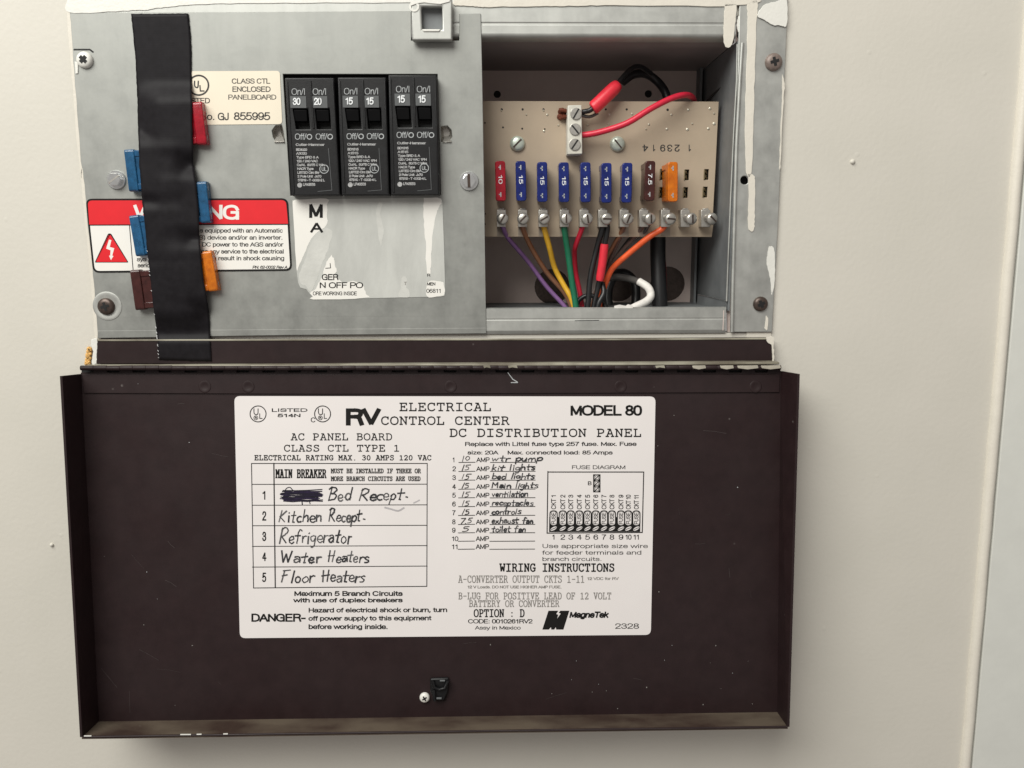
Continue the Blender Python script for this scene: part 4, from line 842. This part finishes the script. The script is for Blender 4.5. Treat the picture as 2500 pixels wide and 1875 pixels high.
E.sheet(px(rag([(809, 622), (816, 634), (819, 650), (822, 662), (818, 668), (826, 682), (842, 690), (862, 686), (884, 694), (890, 706), (893, 718), (892, 727.5), (765, 730.5), (764, 724), (757, 714), (770, 706), (776, 694), (782, 684), (788, 672), (790, 660), (798, 640)]), 2.235), 'paper_warn')
E.sheet(px(rag([(978, 700), (980, 680), (986, 674), (993, 680), (992, 700), (998, 708), (1000, 724.5), (974, 725)]), 2.235), 'paper_thin')
E.sheet(px(rag([(1042, 690), (1056, 684), (1075, 688), (1083, 690), (1085.5, 712), (1083, 721), (1074, 723), (1042, 723.5)]), 2.236), 'paper_warn')
text(E, 'M', 754, 789, 497, 532, 'ink', 2.27, bold=.02); text(E, 'A', 759, 787, 543, 568, 'ink', 2.27, bold=.02)
stroke(E, [(806, 643), (807, 654), (795, 655)], 1.8, 'ink_mid', 2.27)
text(E, 'GER', 786, 826, 669, 684, 'ink', 2.27, bold=.005); text(E, 'N OFF PO', 780, 886, 689, 703.5, 'ink', 2.27, bold=.005); text(E, 'ORE WORKING INSIDE', 764, 871, 711.5, 721, 'ink_mid', 2.27)
text(E, 'MEN', 1042, 1063, 689, 697, 'ink_mid', 2.27); text(E, '06811', 1041, 1077, 705, 715, 'ink_mid', 2.27); text(E, 'R', 1043, 1050, 668, 675, 'ink_mid', 2.27); text(E, 'T', 987, 992, 688, 696, 'ink_grey', 2.27)
o = obj('torn_label', E, cover); o['label'] = 'white label with most of its face torn away below the breakers'

# ================================================================== breakers
def breaker(q, label, amps, dx, spec, topy):
    """q: face corner pixels TL TR BR BL at the front"""
    D0 = 8.5
    root = thing('circuit_breaker', label, 'circuit breaker', P((q[0][0]+q[2][0])/2, (q[0][1]+q[2][1])/2, 2), 'twin circuit breakers in the cover opening')
    def at(u, v): 
        a = Vector(q[0])*(1-u)+Vector(q[1])*u; b_ = Vector(q[3])*(1-u)+Vector(q[2])*u; c = a*(1-v)+b_*v; return (c.x, c.y)
    hl = [at(.13, .262), at(.435, .262), at(.46, .435), at(.17, .435)]; hr = [at(.58, .262), at(.88, .262), at(.89, .435), at(.60, .435)]
    mb = MB(); mb.prism(px(q, D0), Vector((0, .016, 0)), 'black', holes=[px(hl, D0), px(hr, D0)])
    body = obj('body', mb, root, bev=.5, seg=3)
    k = MB(); k.prism(px([at(.08, .24), at(.92, .24), at(.92, .46), at(.1, .46)], 3.5), Vector((0, .001, 0)), 'pit'); obj('switch_well', k, root)
    for hq in (hl, hr):
        (x0, y0), (x1, _), (x2, y2), (x3, _) = hq
        k = MB(); yA = y0+3; yB_ = y0+(y2-y0)*.62
        fr = [P(x0+3, yA, D0+.5), P(x1-3, yA, D0+.5), P(x1-1, yB_, D0-1.2), P(x0+5, yB_, D0-1.2)]
        k.prism(fr, Vector((0, .005, 0)), 'toggle'); obj('switch', k, root, bev=.15)
    # ribs on the face
    k = MB(); k.prism(px([at(.5, .02), at(.535, .02), at(.55, .43), at(.515, .43)], D0+.5), Vector((0, .0006, 0)), 'black')
    k.prism(px([at(.02, .03), at(.06, .03), at(.08, .98), at(.04, .98)], D0+.35), Vector((0, .0005, 0)), 'black')
    k.prism(px([at(.955, .03), at(.985, .03), at(.985, .98), at(.96, .98)], D0+.35), Vector((0, .0005, 0)), 'black'); obj('face_rib', k, root, bev=.2)
    L_ = MB(); e_ = D0+.12
    for j, (u0, u1, a) in enumerate(((.09, .40, amps[0]), (.52, .83, amps[1]))):
        u0 += dx; u1 += dx
        c0, c1 = at(u0, .155), at(u1, .255); x0, x1 = c0[0], c1[0]
        L_.prism(px([(x0, c0[1]), (x1, c0[1]), (x1+1, c1[1]), (x0+1, c1[1])], e_+.15), Vector((0, .0004, 0)), 'plate')
        text(L_, a, x0+7, x0+25, c0[1]+4, c1[1]-7, 'print_white', e_+.35, bold=.01)
        text(L_, 'On/I', x0+4, x0+37, c0[1]-19, c0[1]-3, 'print_dim', e_, bold=-.02)
        o0 = at(.14+j*.42, .5); text(L_, 'Off/', o0[0]+1, o0[0]+28, o0[1]-8, o0[1]+7, 'print_dim', e_, bold=-.015); ring(L_, o0[0]+36, o0[1], 5.8, 2.3, 'print_dim', e_, n=16)
    b0 = at(.155, .56)
    for i, (s_, wd_) in enumerate(spec):
        y = b0[1]+5+i*9.3+(3 if i else 0); x = b0[0]+i*.55
        text(L_, s_, x, x+wd_, y-6.3, y, 'print_grey', e_)
    uc = at(.70, .775); ring(L_, uc[0], uc[1], 10.5, 1.8, 'print_dim', e_, n=22); text(L_, 'UL', uc[0]-6, uc[0]+6, uc[1]-5, uc[1]+5, 'print_dim', e_)
    lc = at(.19, .91); L_.sheet(px(circ(lc[0], lc[1], 6, 14), e_), 'print_grey'); text(L_, 'LR43556', lc[0]+8, lc[0]+38, lc[1]-5, lc[1]+2, 'print_grey', e_)
    fr_ = [at(.13, .545), at(.80, .545), at(.83, .955), at(.80, .965), at(.5, .965)]
    stroke(L_, [at(.81, .6), at(.835, .955), at(.55, .965)], 1.3, 'plate', e_)
    obj('lettering', L_, root)
sp_ = [('Cutler-Hammer', 70), ('BD3020', 27), ('A3020', 26), ('Type BRD & A', 54), ('120 / 240 VAC', 52), ('Cu/AL  60/75 C Wire', 70), ('HACR Type', 40), ('LISTED Circ Bkr', 54), ('2 Pole Unit  Jx70', 58), ('67B19 - T -0002-2 L', 66)]
def alt(a): 
    l = list(sp_); l[1] = (a, 27); l[2] = ('A1515', 26); l[4] = ('120 / 240 VAC 1PH', 70); l[9] = ('67B19 - T -0002-4 L', 66); return l
breaker([(695, 190), (815, 190), (831, 477), (710, 478)], 'black twin breaker marked 30 and 20, nearest the black tape', ('30', '20'), 0, sp_, 0)
breaker([(824, 189), (942, 189), (951, 476.5), (834, 477)], 'black twin breaker marked 15 and 15, middle of the three', ('15', '15'), 0, alt('BD1515'), 0)
breaker([(948, 183), (1066, 183), (1073, 476), (954, 476.5)], 'black twin breaker marked 15 and 15, set higher beside the bright notch', ('15', '15'), .03, alt('BD1515'), 0)
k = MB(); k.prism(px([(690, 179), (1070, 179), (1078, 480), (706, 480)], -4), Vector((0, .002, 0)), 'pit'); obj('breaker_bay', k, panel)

# ================================================================== fuse board
BD = -22.0
fb = thing('fuse_board', 'tan circuit board holding the row of fuses inside the box', 'circuit board', P(1460, 410, BD))
k = MB()
fh = [(1670, 413), (1681, 413), (1681, 439), (1670, 439)]
def socket(cx, cy): return [(cx-5, cy-13), (cx+6, cy-13), (cx+5, cy+13), (cx-6, cy+13)]
sockets = [(1677, 427), (1674, 470), (1725, 426), (1722, 469), (1617, 426), (1615, 470)]
holes = [px(socket(*s), BD) for s in sockets]
k.prism(px([(1160, 246.5), (1755, 248), (1746, 430), (1741, 520), (1744, 530), (1738, 578.5), (1160, 578)], BD), Vector((0, .0016, 0)), 'board', holes=holes)
board = obj('board', k, fb, bev=.15)
for i in range(12):       # milled edge: lighter strips between dark tails below the lugs
    pass
k = MB(); dots = MB()
for x_, y_, r_ in ((1225, 267, 4), (1276, 267, 4), (1327, 267, 4), (1479, 267, 4), (1530, 267, 4), (1630, 268, 4.5), (1228, 311, 3.5), (1275, 314, 3.5), (1330, 315, 3), (1184, 300, 3), (1184, 522, 3), (1184, 547, 3)):
    k.add(px(circ(x_, y_, r_*.7, 10), BD+.06), [list(range(10))], 'pit')
for x_, y_ in ((1224, 270), (1327, 270), (1336, 280), (1285, 280), (1487, 279), (1543, 278), (1639, 280), (1680, 268), (1733, 265), (1577, 315), (1628, 315), (1678, 316), (1729, 314), (1743, 302), (1743, 277), (1690, 302), (1584, 304), (1486, 303), (1435, 305), (1363, 306), (1328, 320)):
    r_ = random.uniform(2.4, 4.6); dots.lathe(P(x_, y_, BD), NY, [(r_*.00018, .00002), (r_*.00015, .0003), (r_*.00006, .0005)], 'solder', n=10)
obj('drilled_hole', k, board); obj('solder_joint', dots, board)
k = MB(); dig = [('1', 1680, 1687), ('2', 1647, 1659), ('3', 1629, 1641), ('9', 1612, 1624), ('1', 1593, 1600), ('4', 1569, 1582)]
for s_, a, b_ in dig: text(k, s_, a, b_, 353, 370, 'ink_mid', BD+.08, rot=180)
obj('lettering', k, board)
dome_screw('board_screw', fb, 1263, 351, BD, 18.5, 2.6, 'zincg', 'slot', R(45), .16, pitmat='dark_screw')
dome_screw('board_screw', fb, 1507, 352, BD, 18.5, 2.6, 'zincg', 'slot', R(-50), .13, pitmat='dark_screw')
# terminal block
tb = MB(); tb.prism(px([(1386, 257), (1420, 256), (1422, 376), (1385, 377)], BD+10), Vector((0, .0098, 0)), 'block'); tbo = obj('terminal_block', tb, fb, bev=.4)
for (x_, y_), a in zip(((1406, 278), (1404, 316), (1403, 353)), (R(60), R(-50), R(55))): dome_screw('terminal_screw', tbo, x_, y_, BD+10, 14, .7, 'tin', 'slot', a, .2, flat=True, pitmat='pit')
k = MB()
for i in range(9): k.lathe(P(1374+random.uniform(-9, 8), 277+random.uniform(-9, 12), BD), NY, [(.0012, 0), (.0011, .001), (.0004, .0016)], 'copper', n=10)
k.tube([P(1366, 268, BD+1), P(1380, 270, BD+3), P(1388, 272, BD+5)], .0009, 'copper', 8); k.tube([P(1366, 290, BD+1), P(1378, 286, BD+3), P(1388, 284, BD+5)], .0009, 'copper', 8)
obj('copper_tail', k, tbo)
# empty sockets: folded contact clips
def clip(cx, cy):
    k = MB(); 
    for dy in (-7, 6): k.tube([P(cx-2, cy+dy-4, BD-2.0), P(cx-3, cy+dy, BD-.3), P(cx, cy+dy+4, BD-2.0)], .00045, 'brass', 6)
    k.prism(px([(cx-6, cy-12), (cx-4, cy-12), (cx-5, cy+12), (cx-7, cy+12)], BD+.6), Vector((0, .003, 0)), 'brass'); return obj('fuse_clip', k, fb)
for s in sockets: clip(*s)
k = MB(); k.prism(px([(1665, 405), (1735, 405), (1735, 490), (1600, 490), (1600, 405)], BD-6), Vector((0, .0005, 0)), 'pit'); obj('socket_back', k, fb)

# lugs
clampx = [1224, 1276, 1326, 1378, 1426, 1472, 1524, 1572, 1625, 1673, 1723]
screwx = [1227, 1277, 1328, 1382, 1433, 1480, 1532, 1586, 1636, 1687, 1737]
sang = [-60, -45, -30, 88, 80, 2, -70, 85, 5, 85, 40]
for i, (cx, sx) in enumerate(zip(clampx, screwx)):
    k = MB(); zc = 532
    k.prism(px([(cx-11, zc-20), (cx+11, zc-20), (cx+11, zc+22), (cx-11, zc+22)], BD+7), Vector((0, .0012, 0)), 'tin')
    k.prism(px([(cx-11, zc-20), (cx-8, zc-20), (cx-8, zc+22), (cx-11, zc+22)], BD+6), Vector((0, .0058, 0)), 'tin')
    k.prism(px([(cx+8, zc-20), (cx+11, zc-20), (cx+11, zc+22), (cx+8, zc+22)], BD+6), Vector((0, .0058, 0)), 'tin')
    k.prism(px([(cx-7, zc-23), (cx+7, zc-24), (cx+6, zc-15), (cx-6, zc-15)], BD+2.5), Vector((0, .002, 0)), 'tin')
    cl = obj('terminal_lug', k, fb, bev=.2)
    a, b_ = P(cx, zc, BD+7), P(sx, 534, BD+10.5); kk = MB(); kk.tube([a, b_], .0016, 'tin', 10)
    obj('screw_shank', kk, cl)
    ax = (b_-a).normalized(); ax = (NY+Vector((ax.x, 0, ax.z))*.5).normalized() if i > 3 else NY
    dome_screw('lug_screw', cl, sx, 534, BD+9.8, 14.5, 2.0, 'tin', 'slot', R(-sang[i]), .2, axis=ax, pitmat='dark_screw')
k = MB()
for cx in clampx[:9]:
    k.prism(px([(cx-11, 556), (cx+11, 556), (cx+11, 577), (cx-11, 577)], BD+.1), Vector((0, .00009, 0)), 'pad_tone')
obj('copper_pad', k, board)

# ================================================================== fuses
def fuse_mesh():
    m_ = {}
    b = MB()
    b.prism([Vector((x*MM, -12*MM, z*MM)) for x, z in [(p[0], p[1]) for p in rrect([(-2.45, 9.4), (2.45, 9.4), (2.45, -9.4), (-2.45, -9.4)], 1.3, 4)]], Vector((0, .0045, 0)), 'black')
    b.box(-.0018, .0018, -.0076, 0, -.0088, .0088, 'black')
    b.box(-.0022, .0022, -.0076, -.0005, -.0088, -.0060, 'black'); b.box(-.0022, .0022, -.0076, -.0005, .0060, .0088, 'black')
    return b
fmesh = {}
for c_, mt in (('red', 'fuse_red'), ('blue', 'fuse_blue'), ('blue2', 'fuse_blue2'), ('brown', 'fuse_brown'), ('orange', 'fuse_orange')):
    b = fuse_mesh(); b.mats = [mt]; fmesh[c_] = mesh_of('fuse_body', b, Vector((0, 0, 0)), 50)
b = MB()
for z in (-.0058, .0058): b.box(-.0004, .0004, -.002, .008, z-.0026, z+.0026, 'tin')
blade_me = []
for z in (-.0058, .0058):
    b = MB(); b.box(-.0004, .0004, -.002, .007, z-.0024, z+.0024, 'tin'); blade_me.append(mesh_of('blade', b, Vector((0, 0, 0))))
tip_me = []
for z in (-.0064, .0064):
    b = MB(); b.box(-.00028, .00028, -.01206, -.0105, z-.0011, z+.0011, 'print_dim'); b.box(-.0009, .0003, -.01206, -.0112, z-.0002, z+.0003, 'print_dim'); tip_me.append(mesh_of('contact_tip', b, Vector((0, 0, 0))))
def num_mesh(s):
    k = MB(); L = .0042 if len(s) == 2 else .0052; Hh = .0019; mb_min[0] = False
    text(k, s, -Hh/2, Hh/2, .0008+L/2, .0008-L/2, 'print_white', 0, lambda X, Y, h: Vector((X, -.01206-h*.0001, Y)), bold=.01, rot=-90)
    mb_min[0] = True; return mesh_of('rating', k, Vector((0, 0, 0)))
numm = {s: num_mesh(s) for s in ('10', '15', '7.5')}
def fuse(color, num, loc, rot, label, group):
    root = thing('blade_fuse', label, 'fuse', loc, group); root.rotation_euler = rot
    def pl(nm, me, bev=0):
        o = bpy.data.objects.new(nm, me); C.objects.link(o); o.parent = root
        if bev:
            bv = o.modifiers.new('bevel', 'BEVEL'); bv.width = bev*MM; bv.segments = 2; bv.limit_method = 'ANGLE'; bv.angle_limit = R(35)
        return o
    pl('body', fmesh[color], .35)
    for m_ in blade_me: pl('blade', m_)
    for m_ in tip_me: pl('contact_tip', m_)
    if num: pl('rating', numm[num])
    return root
G1 = 'fuses plugged into the board'
info = [(1222, 'red', '10', 'red 10 amp fuse, above the purple wire'), (1272, 'blue', '15', 'blue 15 amp fuse, above the thin brown wire'), (1324, 'blue', '15', 'blue 15 amp fuse, above the yellow wire'),
        (1377, 'blue', '15', 'blue 15 amp fuse, above the green wire'), (1431, 'blue', '15', 'blue 15 amp fuse, above the red wire'), (1480, 'blue', '15', 'blue 15 amp fuse, above the paired black wires'),
        (1532, 'blue', '15', 'blue 15 amp fuse next to the brown fuse'), (1584, 'brown', '7.5', 'dark brown 7.5 amp fuse next to the orange fuse'), (1637, 'orange', None, 'orange fuse at the right end of the plugged row')]
for i, (x_, c_, n_, lb_) in enumerate(info):
    top = P(x_, 444+random.uniform(-2, 2), BD+12.5)
    fuse(c_, n_, top+Vector((0, .012, 0)), (R(random.uniform(-1.5, 1.5)), R(random.uniform(-1.2, 1.2)), R([0, 0, 0, 0, -1, 1, -1, 3, 6][i])), lb_, G1)
G2 = 'spare fuses held under the black tape'
def spare(color, xcap, y, left, tilt, label, d=4.3):
    c = P(xcap, y, d); 
    loc = c+(Vector((.012, 0, 0)) if left else Vector((-.012, 0, 0)))
    o = fuse(color, None, loc, (0, 0, 0), label, G2)
    o.rotation_mode = 'XYZ'
    mt = Matrix.Rotation(R(tilt), 4, 'Y') @ Matrix.Rotation(R(-90 if left else 90), 4, 'Z')
    o.rotation_euler = mt.to_euler()
spare('red', 503, 306, False, -4, 'red spare fuse poking out right of the tape, over the cream label')
spare('blue2', 313, 414, True, -3, 'blue spare fuse left of the tape beside the hex bolt')
spare('blue2', 513, 497, False, -3, 'blue spare fuse right of the tape, over the red warning band')
spare('blue2', 327, 570, True, -6, 'blue spare fuse left of the tape, over the warning label', 4.4)
spare('brown', 328, 704, True, -4, 'dark brown spare fuse left of the tape, below the warning label')
spare('orange', 529, 668, False, -7, 'orange spare fuse poking out right of the tape')

# ================================================================== tape
le = [(320, 34), (326, 95), (331, 150), (336, 250), (338, 330), (340, 400), (344, 450), (348, 500), (355, 565), (361, 625), (368, 690), (373, 735), (379, 780), (384, 824), (386, 850), (388, 878)]
re_ = [(460, 33), (464, 70), (467, 120), (468, 190), (469, 300), (472, 400), (479, 450), (484, 505), (487, 575), (492, 640), (499, 700), (505, 728), (510, 760), (512, 800), (514, 850), (516, 882)]
def interp(e, y):
    for a, b_ in zip(e, e[1:]):
        if y <= b_[1]: return a[0]+(b_[0]-a[0])*(y-a[1])/(b_[1]-a[1])
    return e[-1][0]
rowsN, colsN = 110, 22; vs = []
fz = [(306, 1), (414, -1), (497, 1), (570, -1), (704, -1), (668, 1)]
def taped(u, y):
    b = 2.45 if y < 815 else 2.45+(y-815)/20*2.0 if y < 835 else 4.45
    h = 0
    for fy, sd in fz:
        dy = abs(y-fy); e_ = max(0, 1-max(0, dy-52)/60); du = (1-u if sd > 0 else u)
        ex = max(0, 1-max(0, du-.55)/.55); e_ = e_*e_*(3-2*e_); ex = ex*ex*(3-2*ex)
        h = (h**6+(5.0*e_*ex)**6)**(1/6)
    h += .9*math.exp(-((u-.72)/.16)**2-((y-700)/50)**2)
    h += .12*math.sin(y*.03+u*3)*(1 if 250 < y < 800 else .15)
    return b+h
for i in range(rowsN+1):
    yn = i/rowsN
    for j in range(colsN+1):
        u = j/colsN; y = (34+(878-34)*yn)*(1-u)+(33+(882-33)*yn)*u
        xL, xR = interp(le, y), interp(re_, y)
        jx = random.uniform(-.7, .7) if j in (0, colsN) else 0
        d = taped(u, y)
        vs.append(P(xL+(xR-xL)*u+jx, y+(random.uniform(-.6, .6) if i in (0, rowsN) else 0), d))
n = colsN+1
tp = MB(); fr = [[i*n+j, i*n+j+1, (i+1)*n+j+1, (i+1)*n+j] for i in range(rowsN) for j in range(colsN)]
tp.add(vs, fr, 'tape')
o = obj('adhesive_tape', tp, smooth=70); sm = o.modifiers.new('thickness', 'SOLIDIFY'); sm.thickness = .00025; sm.offset = 0
tag(o, 'wide strip of black cloth tape running down over the spare fuses', 'tape')
k = MB()
for i in range(26):
    y = random.choice([random.uniform(790, 880), random.uniform(600, 870)]); x_ = interp(le, y)
    stroke(k, [(x_-1.5, y), (x_+.5, y+random.uniform(1, 4))], random.uniform(.6, 1.4), 'tape_edge', taped(0, y)+.25)
for y in (573, ): stroke(k, [(472, y), (480, y+4), (484, y+8)], 1.4, 'tape_edge', 4)
fr_ = obj('frayed_thread', k, o); tag(fr_, kind='stuff')

# ================================================================== wires
def wire(name, pts, wpx, mat, label, cat='wire', sub=6, parts=None, grp=None):
    pts = [(x+random.uniform(-2.2, 2.2), y+random.uniform(-1.5, 1.5), d+random.uniform(-1, 1)) if 1 < i < len(pts)-2 else (x, y, d) for i, (x, y, d) in enumerate(pts)]
    """pts: (px, py, depth)"""
    P3 = catmull([P(*p) for p in pts], sub); r = wpx*.56*DIST/F
    k = MB(); k.tube(P3, r, mat, 12); o = obj(name, k, smooth=80); return tag(o, label, cat, grp)
WG = 'coloured circuit wires under the terminal lugs'
wire('wire', [(1224, 545, -18), (1230, 560, -19), (1244, 582, -24), (1289, 639, -34), (1334, 699, -36), (1382, 752, -34), (1390, 775, -34)], 10.5, 'purple', 'purple wire, nearest the cover plate', grp=WG)
wire('wire', [(1275, 545, -18), (1278, 562, -20), (1291, 590, -25), (1309, 622, -30), (1335, 668, -34), (1376, 712, -34), (1396, 750, -33), (1400, 775, -33)], 11.5, 'brownw', 'rusty brown wire between the purple and the yellow wire', grp=WG)
wire('wire', [(1326, 545, -18), (1329, 560, -19), (1340, 603, -24), (1355, 655, -28), (1377, 697, -28), (1394, 727, -27), (1408, 770, -27)], 12.5, 'yellow', 'yellow wire between the brown and the green wire', grp=WG)
wire('wire', [(1377, 545, -18), (1378, 560, -18), (1388, 624, -22), (1398, 690, -24), (1404, 735, -24), (1408, 770, -24)], 14, 'green', 'green wire with faint white print', grp=WG)
wire('wire', [(1424, 545, -18), (1420, 560, -19), (1407, 600, -24), (1403, 625, -30), (1407, 669, -34), (1418, 725, -34), (1424, 775, -34)], 11, 'redw', 'plain red wire beside the green wire', grp=WG)
wire('wire', [(1470, 545, -18), (1469, 562, -18), (1457, 609, -22), (1442, 675, -22), (1436, 735, -21), (1432, 775, -21)], 13, 'blackw', 'black wire left of the red sleeve', grp=WG)
o = thing('wire', 'black wire wearing a bright red sleeve', 'wire', P(1480, 600, -18), WG)
k = MB(); k.tube(catmull([P(1482, 545, -18), P(1483, 562, -18), P(1477, 594, -19), P(1468, 650, -20), P(1460, 700, -22), P(1450, 745, -22), P(1446, 775, -22)], 6), .0013, 'blackw', 12); obj('insulation', k, o, smooth=80)
k = MB(); pp = catmull([P(1476, 596, -18), P(1471, 640, -19), P(1464, 685, -20)], 6); k.tube(pp, [.0019]+[.0021]*(len(pp)-2)+[.0019], 'redsleeve', 14); obj('sleeve', k, o, smooth=80)
wire('wire', [(1524, 545, -20), (1521, 562, -22), (1500, 610, -30), (1484, 655, -34), (1468, 700, -34), (1456, 775, -34)], 10, 'taupe', 'dull brown wire from the seventh lug', grp=WG)
wire('wire', [(1572, 545, -20), (1564, 560, -22), (1530, 600, -30), (1497, 638, -34), (1478, 668, -34), (1462, 775, -34)], 10, 'taupe', 'dull brown wire just above the orange wire', grp=WG)
wire('wire', [(1560, 556, -23), (1538, 580, -30), (1512, 616, -36), (1490, 650, -36), (1478, 690, -36), (1470, 775, -36)], 5, 'greyw', 'thin grey wire behind the brown wires', grp=WG)
wire('wire', [(1625, 545, -18), (1616, 559, -18), (1587, 577, -20), (1537, 616, -23), (1498, 655, -26), (1478, 688, -28), (1468, 725, -28), (1462, 775, -28)], 13.5, 'orangew', 'bright orange wire, rightmost of the fan', grp=WG)
wire('wire', [(1475, 775, -30), (1468, 730, -30), (1476, 690, -36), (1498, 676, -38), (1535, 680, -34), (1565, 690, -28)], 16, 'greyw', 'grey sheathed wire curving into the white cable')
wire('cable', [(1560, 687, -29), (1582, 702, -25), (1590, 722, -22), (1578, 738, -19), (1546, 752, -16), (1510, 775, -14)], 18, 'whitew', 'short curl of white cable above the bottom lip', 'cable')
wire('cable', [(1607, 540, -40), (1606, 620, -40), (1609, 700, -38), (1612, 775, -36)], 36, 'blackw', 'thick black cable dropping behind the board', 'cable')
wire('wire', [(1622, 640, -50), (1624, 700, -42), (1626, 775, -38)], 8, 'redw', 'thin red wire hugging the thick black cable')
wire('wire', [(1409, 327, -15), (1430, 329, -15), (1470, 322, -14), (1530, 299, -11), (1590, 264, -10), (1640, 240, -13), (1675, 233, -18), (1692, 240, -26), (1696, 262, -36)], 13, 'redw', 'glossy red wire arching from the terminal block to the board edge')
wire('cable', [(1520, 200, -38), (1545, 183, -40), (1575, 182, -42), (1606, 198, -42), (1624, 225, -40), (1634, 262, -38)], 19, 'blackw', 'thick black cable looping above the board', 'cable')
o = thing('wire', 'black wire in a fat red sleeve at the top of the terminal block', 'wire', P(1440, 268, -14))
k = MB(); k.tube(catmull([P(1408, 274, -16), P(1430, 272, -15), P(1450, 262, -14), P(1505, 206, -18), P(1530, 178, -24), P(1548, 164, -28), P(1566, 164, -32), P(1590, 180, -38)], 6), .0012, 'blackw', 12); obj('insulation', k, o, smooth=80)
k = MB(); pp = catmull([P(1446, 265, -14), P(1455, 258, -14), P(1480, 234, -15), P(1508, 207, -17)], 5); k.tube(pp, [.0026]+[.0031]*2+[.0033]*(len(pp)-5)+[.0031, .0027], 'redsleeve', 16); obj('sleeve', k, o, smooth=80)
wire('wire', [(1420, 282, -16), (1440, 285, -17), (1460, 276, -17)], 7, 'greyw', 'short grey strand under the fat red sleeve')
wire('wire', [(1715, 262, -50), (1730, 242, -46), (1760, 215, -28), (1796, 190, -6)], 5, 'blackw', 'thin black wire crossing to the right side of the box')

wire('wire', [(1524, 545, -19), (1516, 566, -22), (1494, 602, -27), (1477, 640, -30), (1464, 690, -31), (1450, 730, -31), (1442, 775, -31)], 9, 'brownw', 'rust brown wire tucked between the red sleeve and the dull brown wires', grp=WG)
wire('wire', [(1585, 548, -20), (1574, 566, -22), (1545, 598, -27), (1512, 632, -31), (1486, 668, -33), (1473, 710, -33), (1466, 775, -33)], 7, 'greyw', 'dark grey wire hugging the upper edge of the orange wire', grp=WG)
wire('wire', [(1470, 690, -24), (1474, 715, -22), (1462, 740, -21), (1454, 775, -21)], 12, 'blackw', 'short black wire stub in front of the orange wire foot', grp=WG)
wire('wire', [(1400, 775, -28), (1412, 735, -30), (1440, 722, -30), (1470, 735, -28), (1488, 775, -26)], 11, 'blackw', 'black wire arching low across the foot of the fan', grp=WG)
wire('cable', [(1490, 775, -45), (1484, 720, -48), (1496, 680, -50), (1524, 668, -52), (1548, 690, -52), (1552, 740, -50), (1548, 775, -48)], 22, 'blackw', 'fat black cable looping inside the middle knockout', 'cable')
# torn wall edge with foam
k = MB()
for i in range(40):
    t_ = random.random(); x_ = 219+random.uniform(-4, 4)-4*t_; y_ = 850+38*t_
    k.lathe(P(x_, y_, .6), NY, [(.0009, 0), (.0008, .0007), (.0003, .0011)], 'foam', n=7)
o = obj('insulation_foam', k, smooth=60); tag(o, 'crumbly yellow foam beside the left end of the lower frame', 'foam')
for x_, y_, r_ in ((2081, 395, 6), (127, 1330, 5)):
    k = MB(); k.lathe(P(x_, y_, 0), NY, [(r_*.0002, -.0002), (r_*.00018, .0006), (r_*.00009, .0011)], 'wall', n=12); o = obj('paint_lump', k, wall, smooth=80)

# cycles quality
S.cycles.max_bounces = 8
